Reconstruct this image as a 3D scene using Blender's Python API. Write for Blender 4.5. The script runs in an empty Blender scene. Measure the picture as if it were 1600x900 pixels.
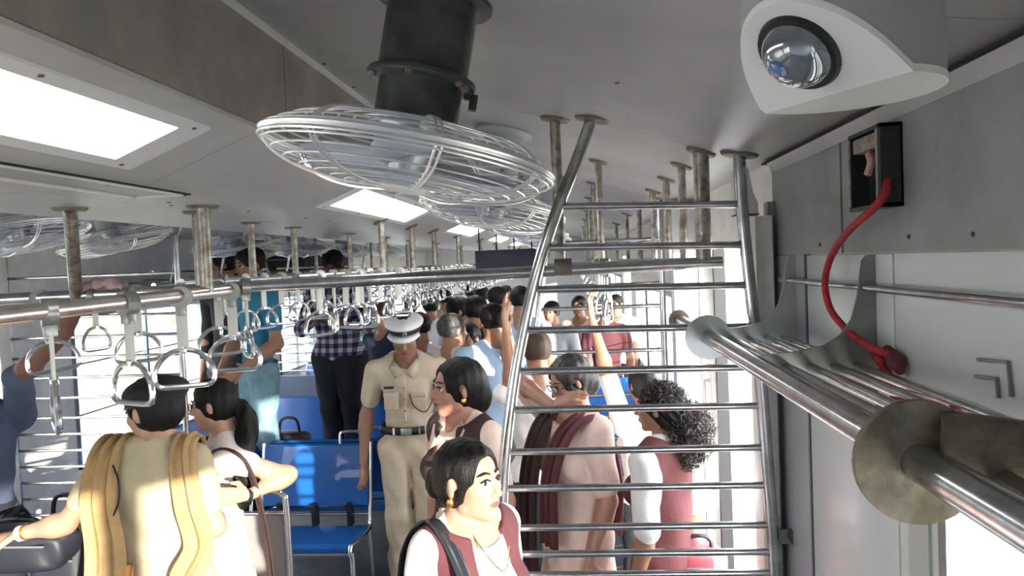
import bpy, bmesh, math, random
import numpy as np
from mathutils import Vector, Matrix, Quaternion
random.seed(7); rng = np.random.default_rng(7)
PI = math.pi
S = bpy.context.scene
C = bpy.data.collections.new('carriage'); S.collection.children.link(C)

# ---------------------------------------------------------------- camera
F = 1155.0; CAMZ = 2.08
def unit(v): v = np.array(v, float); return v/np.linalg.norm(v)
_Y = unit([(900-800)/F, -(405-450)/F, 1.0])
_X = np.array([1, .038, 0.0]); _X[2] = -(_X[0]*_Y[0]+_X[1]*_Y[1])/_Y[2]; _X = unit(_X)
_Z = -np.cross(_X, _Y)
CM = np.stack([_X, _Y, _Z])                     # camera (right, up, forward) -> world
cam = bpy.data.cameras.new('camera'); co = bpy.data.objects.new('camera', cam); C.objects.link(co)
cam.sensor_width = 36; cam.lens = F/1600*36; cam.clip_start = .02
_r, _u, _f = CM @ [1, 0, 0], CM @ [0, 1, 0], CM @ [0, 0, 1]
m = Matrix.Identity(4)
for i in range(3): m[i][0], m[i][1], m[i][2] = _r[i], _u[i], -_f[i]
m[2][3] = CAMZ
co.matrix_world = m
S.camera = co
def at(px, py, d):
    "world point seen at a pixel of the 1600x900 photo on the plane Y = d"
    r = CM @ np.array([(px-800)/F, -(py-450)/F, 1.0]); return Vector(r*d/r[1]) + Vector((0, 0, CAMZ))
# ---------------------------------------------------------------- light
w = bpy.data.worlds.new('world'); S.world = w; w.use_nodes = True
bg = w.node_tree.nodes['Background']; bg.inputs[0].default_value = (.93, .96, 1, 1); bg.inputs[1].default_value = 8.5
sl = bpy.data.lights.new('sun', 'SUN'); sl.energy = 8.5; sl.angle = math.radians(.8); sl.color = (1, .93, .80)
so = bpy.data.objects.new('sun', sl); C.objects.link(so)
so.rotation_euler = Vector((-1, 1.35, -.17)).to_track_quat('-Z', 'Y').to_euler()
S.view_settings.view_transform = 'Standard'; S.view_settings.look = 'None'
S.view_settings.gamma = 1; S.view_settings.exposure = 0.60; S.view_settings.use_curve_mapping = False

# ---------------------------------------------------------------- materials
MATS = {}
def mat(name, col, rough=.6, metal=0, noise=0, nscale=8, dark=None, emit=0, bump=0, bscale=60, coat=0, alpha=1, stretch=None):
    if name in MATS: return MATS[name]
    m = bpy.data.materials.new(name); m.use_nodes = True; MATS[name] = m
    nt = m.node_tree; b = nt.nodes['Principled BSDF']
    b.inputs['Base Color'].default_value = (*col, 1); b.inputs['Roughness'].default_value = rough
    b.inputs['Metallic'].default_value = metal; b.inputs['Coat Weight'].default_value = coat
    b.inputs['Alpha'].default_value = alpha
    tc = nt.nodes.new('ShaderNodeTexCoord'); vec = tc.outputs['Object']
    if stretch:
        mp = nt.nodes.new('ShaderNodeMapping'); mp.inputs['Scale'].default_value = stretch
        nt.links.new(vec, mp.inputs['Vector']); vec = mp.outputs[0]
    if noise:
        n = nt.nodes.new('ShaderNodeTexNoise'); n.inputs['Scale'].default_value = nscale; n.inputs['Detail'].default_value = 6
        n.inputs['Roughness'].default_value = .65
        nt.links.new(vec, n.inputs['Vector'])
        r = nt.nodes.new('ShaderNodeValToRGB'); r.color_ramp.elements[0].position = .35; r.color_ramp.elements[1].position = .62
        dk = dark or tuple(c*(1-noise) for c in col)
        r.color_ramp.elements[0].color = (*dk, 1); r.color_ramp.elements[1].color = (*col, 1)
        nt.links.new(n.outputs['Fac'], r.inputs[0]); nt.links.new(r.outputs[0], b.inputs['Base Color'])
    if bump:
        n2 = nt.nodes.new('ShaderNodeTexNoise'); n2.inputs['Scale'].default_value = bscale; n2.inputs['Detail'].default_value = 4
        nt.links.new(vec, n2.inputs['Vector'])
        bp = nt.nodes.new('ShaderNodeBump'); bp.inputs['Strength'].default_value = bump; bp.inputs['Distance'].default_value = .01
        nt.links.new(n2.outputs['Fac'], bp.inputs['Height']); nt.links.new(bp.outputs[0], b.inputs['Normal'])
    if emit:
        b.inputs['Emission Color'].default_value = (*col, 1); b.inputs['Emission Strength'].default_value = emit
    return m
ceil_m = mat('ceiling_paint', (.36, .36, .375), .42, noise=.16, nscale=2.2, bump=.06, bscale=3)
duct_m = mat('duct_paint', (.42, .42, .44), .4, noise=.12, nscale=3, bump=.05, bscale=4)
face_m = mat('duct_face_paint', (.30, .27, .26), .5, noise=.3, nscale=5, dark=(.20, .19, .18))
wall_m = mat('white_laminate', (.62, .64, .67), .22, noise=.06, nscale=3, bump=.04, bscale=3)
wallg_m = mat('grey_laminate', (.30, .32, .335), .4, noise=.2, nscale=6, dark=(.24, .24, .25))
pill_m = mat('pillar_paint', (.80, .78, .75), .45, noise=.15, nscale=9)
dark_m = mat('dark_gap', (.012, .012, .014), .8)
steel_m = mat('steel', (.62, .64, .67), .2, metal=1, noise=.25, nscale=14, dark=(.42, .41, .40))
chrome_m = mat('chrome', (.86, .88, .91), .16, metal=1)
worn_m = mat('worn_steel', (.50, .49, .46), .38, metal=.85, noise=.5, nscale=22, dark=(.20, .16, .12), bump=.15, bscale=90)
rust_m = mat('weathered_bracket', (.21, .20, .16), .55, metal=.3, noise=.45, nscale=16, dark=(.11, .085, .06), bump=.2)
brk_m = mat('bracket_metal', (.30, .31, .30), .4, metal=.7, noise=.3, nscale=12)
fcol_m = mat('fan_mount_paint', (.055, .065, .062), .38, noise=.5, nscale=14, dark=(.018, .02, .022), bump=.15, bscale=30)
floor_m = mat('floor_vinyl', (.10, .115, .12), .45, noise=.35, nscale=12)
blue_m = mat('blue_seat', (.012, .115, .42), .32, noise=.15, nscale=5, coat=.2)
black_m = mat('black', (.012, .012, .015), .5)
screw_m = mat('screw', (.10, .09, .085), .5, metal=.5)
red_m = mat('red_sleeving', (.50, .025, .035), .55, noise=.4, nscale=40, dark=(.28, .012, .02), bump=.5, bscale=160)
cream_m = mat('cream_train_side', (.26, .25, .19), .6, noise=.08, nscale=2)
white_m = mat('white_plastic', (.78, .79, .81), .35)
grey_m = mat('grey_plastic', (.20, .205, .21), .4)
light_m = mat('diffuser', (1, 1, .98), .4, emit=7.0)
frame_m = mat('light_frame', (.62, .63, .68), .35)
beige_m = mat('beige_wrap', (.50, .42, .30), .6, noise=.2, nscale=10)

# ---------------------------------------------------------------- mesh helpers
def link(name, me, m=None, parent=None, smooth=False, loc=None):
    o = bpy.data.objects.new(name, me); C.objects.link(o)
    if m is not None: me.materials.append(m)
    if smooth: me.shade_smooth()
    if parent is not None:
        o.parent = parent
    if loc is not None: o.location = loc
    return o
def tag(o, label=None, cat=None, group=None, kind=None):
    if label: o['label'] = label
    if cat: o['category'] = cat
    if group: o['group'] = group
    if kind: o['kind'] = kind
    return o
def empty(name, loc, label=None, cat=None, group=None):
    o = bpy.data.objects.new(name, None); C.objects.link(o); o.location = loc; o.empty_display_size = .05
    return tag(o, label, cat, group)
class MB:
    "collects simple solids in world space; build() links them as one mesh, local to the parent's location"
    def __init__(s): s.b = bmesh.new()
    def box(s, lo, hi, rot=None, piv=None, bev=0):
        lo, hi = Vector(lo), Vector(hi); c = (lo+hi)/2; d = hi-lo
        r = bmesh.ops.create_cube(s.b, size=1); vs = r['verts']
        bmesh.ops.scale(s.b, vec=d, verts=vs); bmesh.ops.translate(s.b, vec=c, verts=vs)
        if rot is not None:
            bmesh.ops.rotate(s.b, cent=piv if piv is not None else c, matrix=rot, verts=vs)
        if bev:
            es = list({e for v in vs for e in v.link_edges}); bmesh.ops.bevel(s.b, geom=es, offset=bev, segments=2, affect='EDGES', profile=.6)
        return s
    def tube(s, pts, r, n=10, closed=False, caps=True, flat=None, nrm=None):
        pts = [Vector(p) for p in pts]; k = len(pts); rs = r if isinstance(r, (list, tuple)) else [r]*k
        rings = []; up = None
        for i, p in enumerate(pts):
            if closed: t = pts[(i+1) % k]-pts[i-1]
            else: t = pts[min(i+1, k-1)]-pts[max(i-1, 0)]
            t.normalize()
            if nrm is not None: up = Vector(nrm)
            if up is None: up = Vector((0, 0, 1)) if abs(t.z) < .9 else Vector((1, 0, 0))
            a = t.cross(up); a.normalize(); up2 = a.cross(t); up2.normalize(); up = up2
            fl = flat if flat else 1
            rings.append([s.b.verts.new(p+(a*math.cos(2*PI*j/n)+up2*math.sin(2*PI*j/n)*fl)*rs[i]) for j in range(n)])
        for i in range(k if closed else k-1):
            A, B = rings[i], rings[(i+1) % k]
            for j in range(n): s.b.faces.new((A[j], A[(j+1) % n], B[(j+1) % n], B[j]))
        if caps and not closed: s.b.faces.new(rings[0][::-1]); s.b.faces.new(rings[-1])
        return s
    def lathe(s, prof, c=(0, 0, 0), axis=(0, 0, 1), n=32, sx=1, sy=1):
        q = Vector((0, 0, 1)).rotation_difference(Vector(axis)); c = Vector(c); rings = []
        for (r, z) in prof:
            rings.append([s.b.verts.new(c+q @ Vector((r*math.cos(2*PI*j/n)*sx, r*math.sin(2*PI*j/n)*sy, z))) for j in range(n)] if r > 1e-6 else [s.b.verts.new(c+q @ Vector((0, 0, z)))])
        for A, B in zip(rings, rings[1:]):
            if len(A) == 1 and len(B) == 1: continue
            for j in range(n):
                j2 = (j+1) % n
                if len(A) == 1: s.b.faces.new((A[0], B[j], B[j2]))
                elif len(B) == 1: s.b.faces.new((A[j], B[0], A[j2]))
                else: s.b.faces.new((A[j], B[j], B[j2], A[j2]))
        return s
    def prism(s, poly, ax, a, b):
        "poly of 2-D points extruded along axis ax ('x','y','z') from a to b"
        def P3(p, t): return {'x': (t, p[0], p[1]), 'y': (p[0], t, p[1]), 'z': (p[0], p[1], t)}[ax]
        A = [s.b.verts.new(P3(p, a)) for p in poly]; B = [s.b.verts.new(P3(p, b)) for p in poly]; n = len(poly)
        s.b.faces.new(A[::-1]); s.b.faces.new(B)
        for i in range(n): s.b.faces.new((A[i], A[(i+1) % n], B[(i+1) % n], B[i]))
        return s
    def build(s, name, m, parent=None, smooth=True, origin=None):
        bmesh.ops.recalc_face_normals(s.b, faces=s.b.faces)
        off = Vector(origin) if origin is not None else (world_loc(parent) if parent is not None else Vector((0, 0, 0)))
        if parent is None and origin is None:
            co_ = [v.co for v in s.b.verts]
            off = Vector((sum(v.x for v in co_)/len(co_), sum(v.y for v in co_)/len(co_), min(v.z for v in co_)))
        bmesh.ops.translate(s.b, vec=-off, verts=s.b.verts)
        me = bpy.data.meshes.new(name); s.b.to_mesh(me); s.b.free()
        if smooth:
            me.shade_smooth()
            try: me.set_sharp_from_angle(angle=math.radians(38))
            except Exception: pass
        o = bpy.data.objects.new(name, me); C.objects.link(o); me.materials.append(m)
        if parent is not None: o.parent = parent; o.location = off-world_loc(parent)
        else: o.location = off
        return o
def world_loc(o):
    v = Vector((0, 0, 0))
    while o is not None: v += o.location; o = o.parent
    return v
def curve_pts(pts, n=6, closed=False):
    "Catmull-Rom through points"
    P = [Vector(p) for p in pts]; out = []; k = len(P)
    rngi = range(k if closed else k-1)
    for i in rngi:
        if closed: a, b, c, d = P[i-1], P[i], P[(i+1) % k], P[(i+2) % k]
        else: a, b, c, d = P[max(i-1, 0)], P[i], P[i+1], P[min(i+2, k-1)]
        for j in range(n):
            t = j/n; out.append(.5*((2*b)+(c-a)*t+(2*a-5*b+4*c-d)*t*t+(3*b-a-3*c+d)*t**3))
    if not closed: out.append(P[-1])
    return out
def copy_tree(o, parent=None, root=True):
    c = o.copy(); C.objects.link(c)
    if not root: c.parent = parent
    for ch in list(o.children): copy_tree(ch, c, False)
    return c

# ================================================================ SETTING
XR, XL, XC = .69, -3.39, -1.35            # right wall, left wall, centre line
Y0, Y1 = -2.3, 16.5
Z = lambda dz: CAMZ+dz
arch = [(.69, .312), (.60, .316), (.53, .325), (.45, .348), (.36, .382), (.22, .427), (.07, .467), (-.06, .490), (-.25, .528), (-.5, .580), (-.77, .628)]
def strip(poly_pts, y0, y1, th=.012):
    "thin curved sheet in the XZ section, extruded along Y"
    up = [(x, z+th) for x, z in poly_pts]
    return list(poly_pts)+up[::-1]
fl = MB().box((XL-.1, Y0, -.06), (XR+.1, Y1, 0)).build('floor', floor_m, smooth=False); tag(fl, kind='structure')
r_arch = [(x, Z(z)) for x, z in arch]; l_arch = [(2*XC-x, z) for x, z in r_arch]
ce = MB().prism(strip([(x, z+.014) for x, z in r_arch], 0, 0, .03), 'y', Y0, Y1).prism(strip([(x, z+.014) for x, z in l_arch], 0, 0, .03), 'y', Y0, Y1)
ce.box((-1.95, Y0, Z(.66)), (-.75, Y1, Z(.70)))
ce = ce.build('ceiling', dark_m); tag(ce, kind='structure')
# ceiling sheets between seams (children of the ceiling)
seams = [Y0, -.35, 1.12, 2.57, 4.45, 6.4, 8.6, 11, 13.5, Y1]
for side in (0, 1):
    for a, b in zip(seams, seams[1:]):
        pts = r_arch if side == 0 else l_arch
        MB().prism(strip(pts, 0, 0, .010), 'y', a+.0015, b-.0015).build('ceiling_panel', ceil_m, ce)
# central lowered duct: vertical face, slanted light plane, flat bottom
DB = .228
def duct_x(x, side): return x if side == 0 else 2*XC-x
dseams = [Y0, -1.4, .0, 1.78, 3.28, 4.55, 7.3, 10.1, 13, Y1]
for side in (0, 1):
    s = 1 if side == 0 else -1
    fs = [Y0, -.6, 1.97, 4.5, 7, 9.6, 12.4, Y1]
    for a, b in zip(fs, fs[1:]):
        x = duct_x(-.77, side)
        MB().prism([(x, Z(.350)), (x, Z(.64)), (x-.008*s, Z(.64)), (x-.008*s, Z(.350))], 'y', a+.002, b-.002).build('duct_side_panel', face_m, ce)
        MB().prism([(x+.014*s, Z(.612)), (x+.014*s, Z(.63)), (x-.004*s, Z(.645)), (x-.004*s, Z(.612))], 'y', a+.002, b-.002).build('duct_edge_strip', frame_m, ce)
    for a, b in zip(dseams, dseams[1:]):
        xa, xb, xc = duct_x(-.765, side), (duct_x(-1.068, side) if side == 0 else -1.86), XC
        poly = [(xa, Z(.352)), (xb, Z(DB)), (xc+.0015*s, Z(DB)), (xc+.0015*s, Z(DB+.01)), (xb, Z(DB+.01)), (xa, Z(.362))]
        MB().prism(poly, 'y', a+.0018, b-.0018).build('duct_bottom_panel', duct_m, ce)
# screws on the nearest ceiling sheets
sc = MB()
for (px, py, d) in [(438, 48, 1.2), (499, 94, 1.4), (548, 130, 1.62), (557, 130, 1.68), (436, 78, 1.3)]:
    pass
for y in (.9, 1.05, 1.17, 1.5, 2.2, 2.5, 3.0, 3.6):
    sc.lathe([(0, -.003), (.006, -.002), (.007, .001)], (-.735, y, Z(.62)), n=8)
for x, y in ((-1.2, 1.70), (-1.13, 1.72), (-1.25, 2.2), (-1.2, 2.65), (-1.3, 2.3), (-1.17, 3.15), (-1.15, 3.4)):
    sc.lathe([(0, -.003), (.006, -.002), (.007, .001)], (x, y, Z(DB)), n=8)
for x, y in ((.30, 2.1), (.18, 2.35), (.12, 1.9)): sc.lathe([(0, -.003), (.005, -.002), (.006, .001)], (x, y, Z(.405 if x > .25 else .44)), n=8)
sc = sc.build('ceiling_screws', screw_m, ce); sc['kind'] = 'stuff'

# walls ---------------------------------------------------------
def wall(side, segs, opens):
    "segs built as boxes around openings [(y0,y1,z0,z1)]"
    x0, x1 = (XR, XR+.07) if side == 'right' else (XL-.07, XL)
    mb = MB(); ys = sorted({Y0, Y1, *[o[0] for o in opens], *[o[1] for o in opens]})
    for a, b in zip(ys, ys[1:]):
        op = [o for o in opens if o[0] <= a+1e-6 and o[1] >= b-1e-6]
        if not op: mb.box((x0, a, 0), (x1, b, Z(.36)))
        else:
            o = op[0]
            if o[2] > 0: mb.box((x0, a, 0), (x1, b, o[2]))
            mb.box((x0, a, o[3]), (x1, b, Z(.36)))
    w_ = mb.build('wall_'+side, pill_m, smooth=False); tag(w_, kind='structure'); return w_
WT = 1.72
opR = [(-2.1, -.80, .95, WT), (-.66, 1.475, .95, WT), (2.70, 4.25, 0, 2.12), (4.75, 5.9, .9, 1.8), (6.1, 7.3, .9, 1.8), (7.5, 8.7, .9, 1.8), (9.6, 11.0, 0, 2.1), (11.6, 13, .9, 1.8), (13.3, 15, .9, 1.8)]
opL = [(-2, -.6, .9, 1.8), (-.3, 1.4, .9, 1.8), (2.55, 3.92, 0, 2.12), (4.66, 6.42, .80, 1.85), (6.75, 7.9, .85, 1.85), (8.1, 9.2, .9, 1.8), (9.6, 11.0, 0, 2.1), (11.6, 13, .9, 1.8), (13.3, 15, .9, 1.8)]
wr = wall('right', None, opR); wl = wall('left', None, opL)
for nm, y in (('wall_front', Y1), ('wall_back', Y0-.05)):
    w_ = MB().box((XL-.1, y, 0), (XR+.1, y+.05, Z(.7))).build(nm, wall_m, smooth=False); tag(w_, kind='structure')
# right wall cladding near the camera
for a, b in ((-2.2, -.4), (-.4, 1.953), (1.965, 2.62)):
    MB().box((XR-.010, a+.002, Z(-.012)), (XR, b-.002, Z(.27))).build('upper_wall_panel', wallg_m, wr, smooth=False)
cv = MB().prism([(XR-.012, Z(.268)), (XR-.018, Z(.292)), (XR-.026, Z(.300)), (XR-.004, Z(.306)), (XR, Z(.268))], 'y', Y0, 2.62).build('cove_strip', duct_m, wr)
MB().box((XR-.005, 1.953, Z(-.01)), (XR-.0005, 1.965, Z(.27))).box((XR-.034, Y0, Z(.3000)), (XR-.004, 2.66, Z(.3055))).build('dark_gap', dark_m, wr, smooth=False)
MB().box((XR-.006, 2.26, 0), (XR, 2.285, Z(-.014))).build('dark_joint', dark_m, wr, smooth=False)
for a, b in ((1.665, 2.264),):
    MB().box((XR-.009, a, 0), (XR, b, Z(-.016)), bev=.002).build('lower_wall_panel', wall_m, wr)
MB().box((XR-.009, 1.485, 0), (XR, 1.655, WT-.02)).box((XR-.009, -2.2, WT+.012), (XR, 1.655, Z(-.016))).build('lower_wall_panel', wall_m, wr, smooth=False)
MB().box((XR-.011, 2.285, 0), (XR, 2.62, Z(-.016))).build('lower_wall_panel', mat('mid_grey_panel', (.33, .33, .36), .4), wr, smooth=False)
MB().box((XR-.016, 1.51, 0), (XR-.008, 1.60, WT-.03)).build('window_side_strip', mat('greenish_strip', (.42, .44, .42), .4), wr, smooth=False)
ws = MB()
for px, py in ((1352, 192), (1279, 232), (1222, 256), (1420, 370), (1520, 366), (1281, 382), (1295, 430)):
    r = CM @ np.array([(px-800)/F, -(py-450)/F, 1.0]); t = (XR-.011)/r[0]; p = Vector(r*t)+Vector((0, 0, CAMZ))
    ws.lathe([(0, .003), (.004, .0025), (.005, 0)], p, (-1, 0, 0), n=8)
ws = ws.build('wall_screws', screw_m, wr); ws['kind'] = 'stuff'
# door pillar + slide track beside the ladder
pl = MB().box((.600, 2.54, 0), (.658, 2.66, Z(.12)), bev=.004).build('door_pillar', mat('pillar_white', (.86, .85, .82), .4, noise=.12, nscale=14), wr)
MB().box((.658, 2.60, 0), (XR, 2.66, Z(.17)), bev=.003).build('door_pillar', mat('pillar_grey', (.36, .37, .40), .5), wr)
for x in (.0,):
    MB().box((.55, 4.27, 0), (XR, 4.42, Z(.30)), bev=.004).build('door_pillar', wall_m, wr)
    MB().box((XL, 2.42, 0), (XL+.12, 2.54, Z(.25)), bev=.004).build('door_pillar', wall_m, wl)
MB().box((XL, 3.93, 0), (XL+.10, 4.02, Z(.25)), bev=.004).build('door_pillar', pill_m, wl)
# doors (sliding leaves stand half open)
def door(n, x, ya, yb, m, dz=2.1):
    e = empty('door_%d' % n, (x, (ya+yb)/2, 0)); tag(e, kind='structure')
    MB().box((x-.02, ya, .02), (x+.02, yb, .95), bev=.004).box((x-.02, ya, 1.75), (x+.02, yb, dz), bev=.004).box((x-.02, ya, .95), (x+.02, ya+.14, 1.75)).box((x-.02, yb-.14, .95), (x+.02, yb, 1.75)).build('door_leaf', m, e)
    MB().box((x-.006, ya+.14, .95), (x-.002, yb-.14, 1.75)).build('pane', mat('window_glass', (.8, .85, .88), .05, alpha=.25), e, smooth=False)
    MB().box((x-.026, ya-.004, .02), (x+.026, ya+.03, dz)).build('edge_rubber', black_m, e)
    MB().tube([(x-.05, yb-.07, 1.1), (x-.05, yb-.07, 1.45)], .012).tube([(x, yb-.07, 1.1), (x-.05, yb-.07, 1.1)], .01).tube([(x, yb-.07, 1.45), (x-.05, yb-.07, 1.45)], .01).build('door_handle', chrome_m, e)
    return e
door(1, .66, 3.50, 3.80, mat('door_white', (.82, .82, .81), .35))
door(2, XL+.05, 2.58, 3.0, mat('door_white', (.74, .74, .73), .35))
# windows
def window(n, side, o, bars=0, shutter=None, glass=True):
    x = XR if side == 'right' else XL; s = 1 if side == 'right' else -1
    e = empty('window_%d' % n, (x, (o[0]+o[1])/2, o[2])); tag(e, kind='structure')
    y0, y1, z0, z1 = o; t = .028
    mb = MB()
    for a, b, c, d in ((y0, y1, z0, z0+t), (y0, y1, z1-t, z1), (y0, y0+t, z0, z1), (y1-t, y1, z0, z1)):
        mb.box((x-.012, a, c), (x+.05, b, d)) if s > 0 else mb.box((x-.05, a, c), (x+.012, b, d))
    mb.build('window_frame', brk_m if n == 1 else mat('window_alu', (.25, .31, .37), .35, metal=.4), e, smooth=False)
    ym = (y0+y1)/2
    if n > 1: MB().box((x+.01*s-.012, ym-.014, z0), (x+.01*s+.012, ym+.014, z1)).build('mullion', mat('window_alu', (.25, .31, .37), .35, metal=.4), e, smooth=False)
    for k in range(bars):
        zz = z0+(z1-z0)*(k+1)/(bars+1)
        MB().tube([(x+.03*s, y0, zz), (x+.03*s, y1, zz)], .006, 6).build('bar', steel_m, e)
    if shutter: MB().box((x+.012*s-.006, y0, z0), (x+.012*s+.006, y0+(y1-y0)*.5, shutter)).build('shutter', mat('shutter_alu', (.42, .43, .47), .4), e, smooth=False)
    return e
n = 1
for o in opR:
    if o[2] > 0 and o[1] > -.4: window(n, 'right', o, 0 if n == 1 else 4); n += 1
for o in opL:
    if o[2] > 0 and o[1] > 1.5: window(n, 'left', o, 6 if o[0] > 6 else 2, shutter=None); n += 1

# ================================================================ OUTSIDE
g = MB().box((-14, -6, -1.25), (XL-.15, 30, -1.2)).box((XR+.15, -14, -1.25), (30, 34, -1.2)).build('ground', mat('platform_concrete', (.30, .285, .22), .8, noise=.2, nscale=.8), smooth=False); tag(g, kind='structure')
tr = empty('neighbouring_train', (-6.2, 7, -1.2), 'cream coloured train coach standing outside beyond the left windows', 'train')
MB().box((-6.4, -4, -.9), (-6.2, 22, 1.32)).box((-6.4, -4, 2.45), (-6.2, 22, 2.9)).build('body_side', cream_m, tr, smooth=False)
for y in range(-3, 21, 2):
    MB().box((-6.42, y, 1.32), (-6.2, y+.28, 2.45)).build('window_pillar', cream_m, tr, smooth=False)
    MB().box((-6.36, y+.28, 1.32), (-6.33, y+2, 2.45)).build('pane', mat('train_window', (.50, .52, .50), .3), tr, smooth=False)
MB().box((-6.19, -4, 1.16), (-6.17, 22, 1.24)).box((-6.19, -4, .5), (-6.17, 22, .56)).build('waist_strip', mat('train_strip', (.14, .18, .22), .5), tr, smooth=False)

# ================================================================ LIGHT PANELS, HATCH
def slant(t, y, side=0, off=0):
    "point on the slanted duct plane; t = |x| from .765 (top) to 1.068 (bottom)"
    x = -t; z = .352-(t-.765)/(1.068-.765)*(.352-DB)-off
    if side: x = 2*XC-x
    return Vector((x, y, Z(z)))
def quad_slab(mb, t0, t1, y0, y1, side, o0, o1):
    vs = []
    for off in (o0, o1):
        for (t, y) in ((t0, y0), (t1, y0), (t1, y1), (t0, y1)): vs.append(mb.b.verts.new(slant(t, y, side, off)))
    for f in ((0, 1, 2, 3), (7, 6, 5, 4), (0, 4, 5, 1), (1, 5, 6, 2), (2, 6, 7, 3), (3, 7, 4, 0)): mb.b.faces.new([vs[i] for i in f])
def light_panel(y0, y1, side, lab):
    e = empty('light_panel', slant(.92, (y0+y1)/2, side), lab, 'light', 'ceiling light panels along the duct')
    mb = MB(); o0, o1 = -.001, .006; b = .026
    quad_slab(mb, .812, .812+b, y0, y1, side, o0, o1); quad_slab(mb, 1.01-b, 1.01, y0, y1, side, o0, o1)
    quad_slab(mb, .812+b, 1.01-b, y0, y0+.09, side, o0, o1); quad_slab(mb, .812+b, 1.01-b, y1-.09, y1, side, o0, o1)
    mb.build('frame', frame_m, e, smooth=False)
    mb = MB(); quad_slab(mb, .812+b, 1.01-b, y0+.09, y1-.09, side, -.001, .003); mb.build('diffuser', light_m, e, smooth=False)
    for t in (.825, .997):
        for k in range(4):
            y = y0+.05+(y1-y0-.1)*k/3
            MB().lathe([(0, -.002), (.005, -.001), (.006, .002)], slant(t, y, side, .007), n=8).build('screw', screw_m, e)
labs = ['large glowing light panel at the upper left, nearest to the viewer', 'bright light panel seen just under the near fan', 'third bright light panel along the duct, past the second fan', 'fourth light panel, small beyond the third', 'fifth and farthest light panel on this side of the duct']
for i in range(5):
    a = .12+2.72*i; light_panel(a, a+1.5, 0, labs[i])
e = empty('ceiling_hatch', (-1.15, 1.3, Z(DB)), 'long narrow slot hatch beside the nearest light panel', 'hatch')
MB().box((-1.235, .55, Z(DB-.007)), (-1.222, 1.99, Z(DB))).box((-1.09, .55, Z(DB-.007)), (-1.078, 1.99, Z(DB))).box((-1.235, 1.975, Z(DB-.007)), (-1.078, 1.99, Z(DB))).build('frame', frame_m, e, smooth=False)
MB().box((-1.222, .56, Z(DB-.002)), (-1.09, 1.975, Z(DB))).build('cover', mat('hatch_grey', (.25, .25, .27), .4), e, smooth=False)
MB().box((-1.078, .55, Z(DB-.004)), (-1.070, 2.0, Z(DB+.0))).build('dark_slit', dark_m, e, smooth=False)

# ================================================================ FANS
def make_fan(label, group=None):
    e = empty('ceiling_fan', (0, 0, 0), label, 'fan', group)   # origin = cage centre
    R = .288; wm = mat('guard_wire', (.92, .93, .96), .30, metal=.8)
    top = MB(); bot = MB(); rim = MB()
    for r_, z_ in ((.06, .058), (.09, .060), (.12, .060), (.15, .058), (.18, .054), (.21, .048), (.24, .038), (.265, .025), (.282, .012)):
        for mb, s in ((top, 1), (bot, -1)):
            mb.tube([(r_*math.cos(2*PI*k/40), r_*math.sin(2*PI*k/40), s*z_) for k in range(40)], .0021, 5, closed=True)
    def side(mb, s, n, two):
        for k in range(n):
            a0 = 2*PI*(k+.25)/n
            for da in ((-.035, .035) if two else (0,)):
                pr = [(.05, .060), (.12, .062), (.18, .056), (.235, .042), (.27, .022), (R, 0)]
                a = a0
                mb.tube(curve_pts([(r*math.cos(a)-da*r*.55*math.sin(a)*1, r*math.sin(a)+da*r*.55*math.cos(a), s*(z+.003)) for r, z in pr], 3), .0026, 5)
    side(top, 1, 8, True); side(bot, -1, 8, True)
    for rr, zz in ((R, 0), (R+.003, .006), (R+.003, -.006), (R-.004, .013), (R-.004, -.013)):
        rim.tube([(rr*math.cos(2*PI*k/64), rr*math.sin(2*PI*k/64), zz) for k in range(64)], .0034 if abs(zz) < .01 else .0022, 6, closed=True)
    top.build('upper_guard', wm, e, origin=(0, 0, 0)); bot.build('lower_guard', wm, e, origin=(0, 0, 0)); rim.build('rim', wm, e, origin=(0, 0, 0))
    MB().lathe([(0, -.062), (.055, -.064), (.062, -.058), (.062, -.054), (0, -.052)], n=24).build('hub_cap', white_m, e, origin=(0, 0, 0))
    MB().lathe([(0, -.03), (.045, -.028), (.05, 0), (.06, .02), (.075, .035), (.08, .075), (.05, .085), (0, .085)], n=28).build('motor', mat('motor_grey', (.40, .42, .46), .3, metal=.5), e, origin=(0, 0, 0))
    for k in range(3):
        a = 2*PI*k/3+.5; mb = MB(); ca, sa = math.cos(a), math.sin(a); rows = []
        for i in range(9):
            r = .05+.205*i/8; w_ = .045+.05*math.sin(PI*min(1, i/8*.75+.1)); tw = .40-.2*i/8
            row = []
            for j in range(5):
                q = (j/4-.5)*w_*1.3; row.append(mb.b.verts.new((r*ca-q*sa*math.cos(tw), r*sa+q*ca*math.cos(tw), -.005+q*math.sin(tw)+.004*math.sin(PI*j/4))))
            rows.append(row)
        for A, B in zip(rows, rows[1:]):
            for j in range(4): mb.b.faces.new((A[j], A[j+1], B[j+1], B[j]))
        b = mb.build('blade', mat('blade_blue_grey', (.45, .50, .62), .35), e, origin=(0, 0, 0))
        b.modifiers.new('s', 'SOLIDIFY').thickness = .003
    return e
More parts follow.
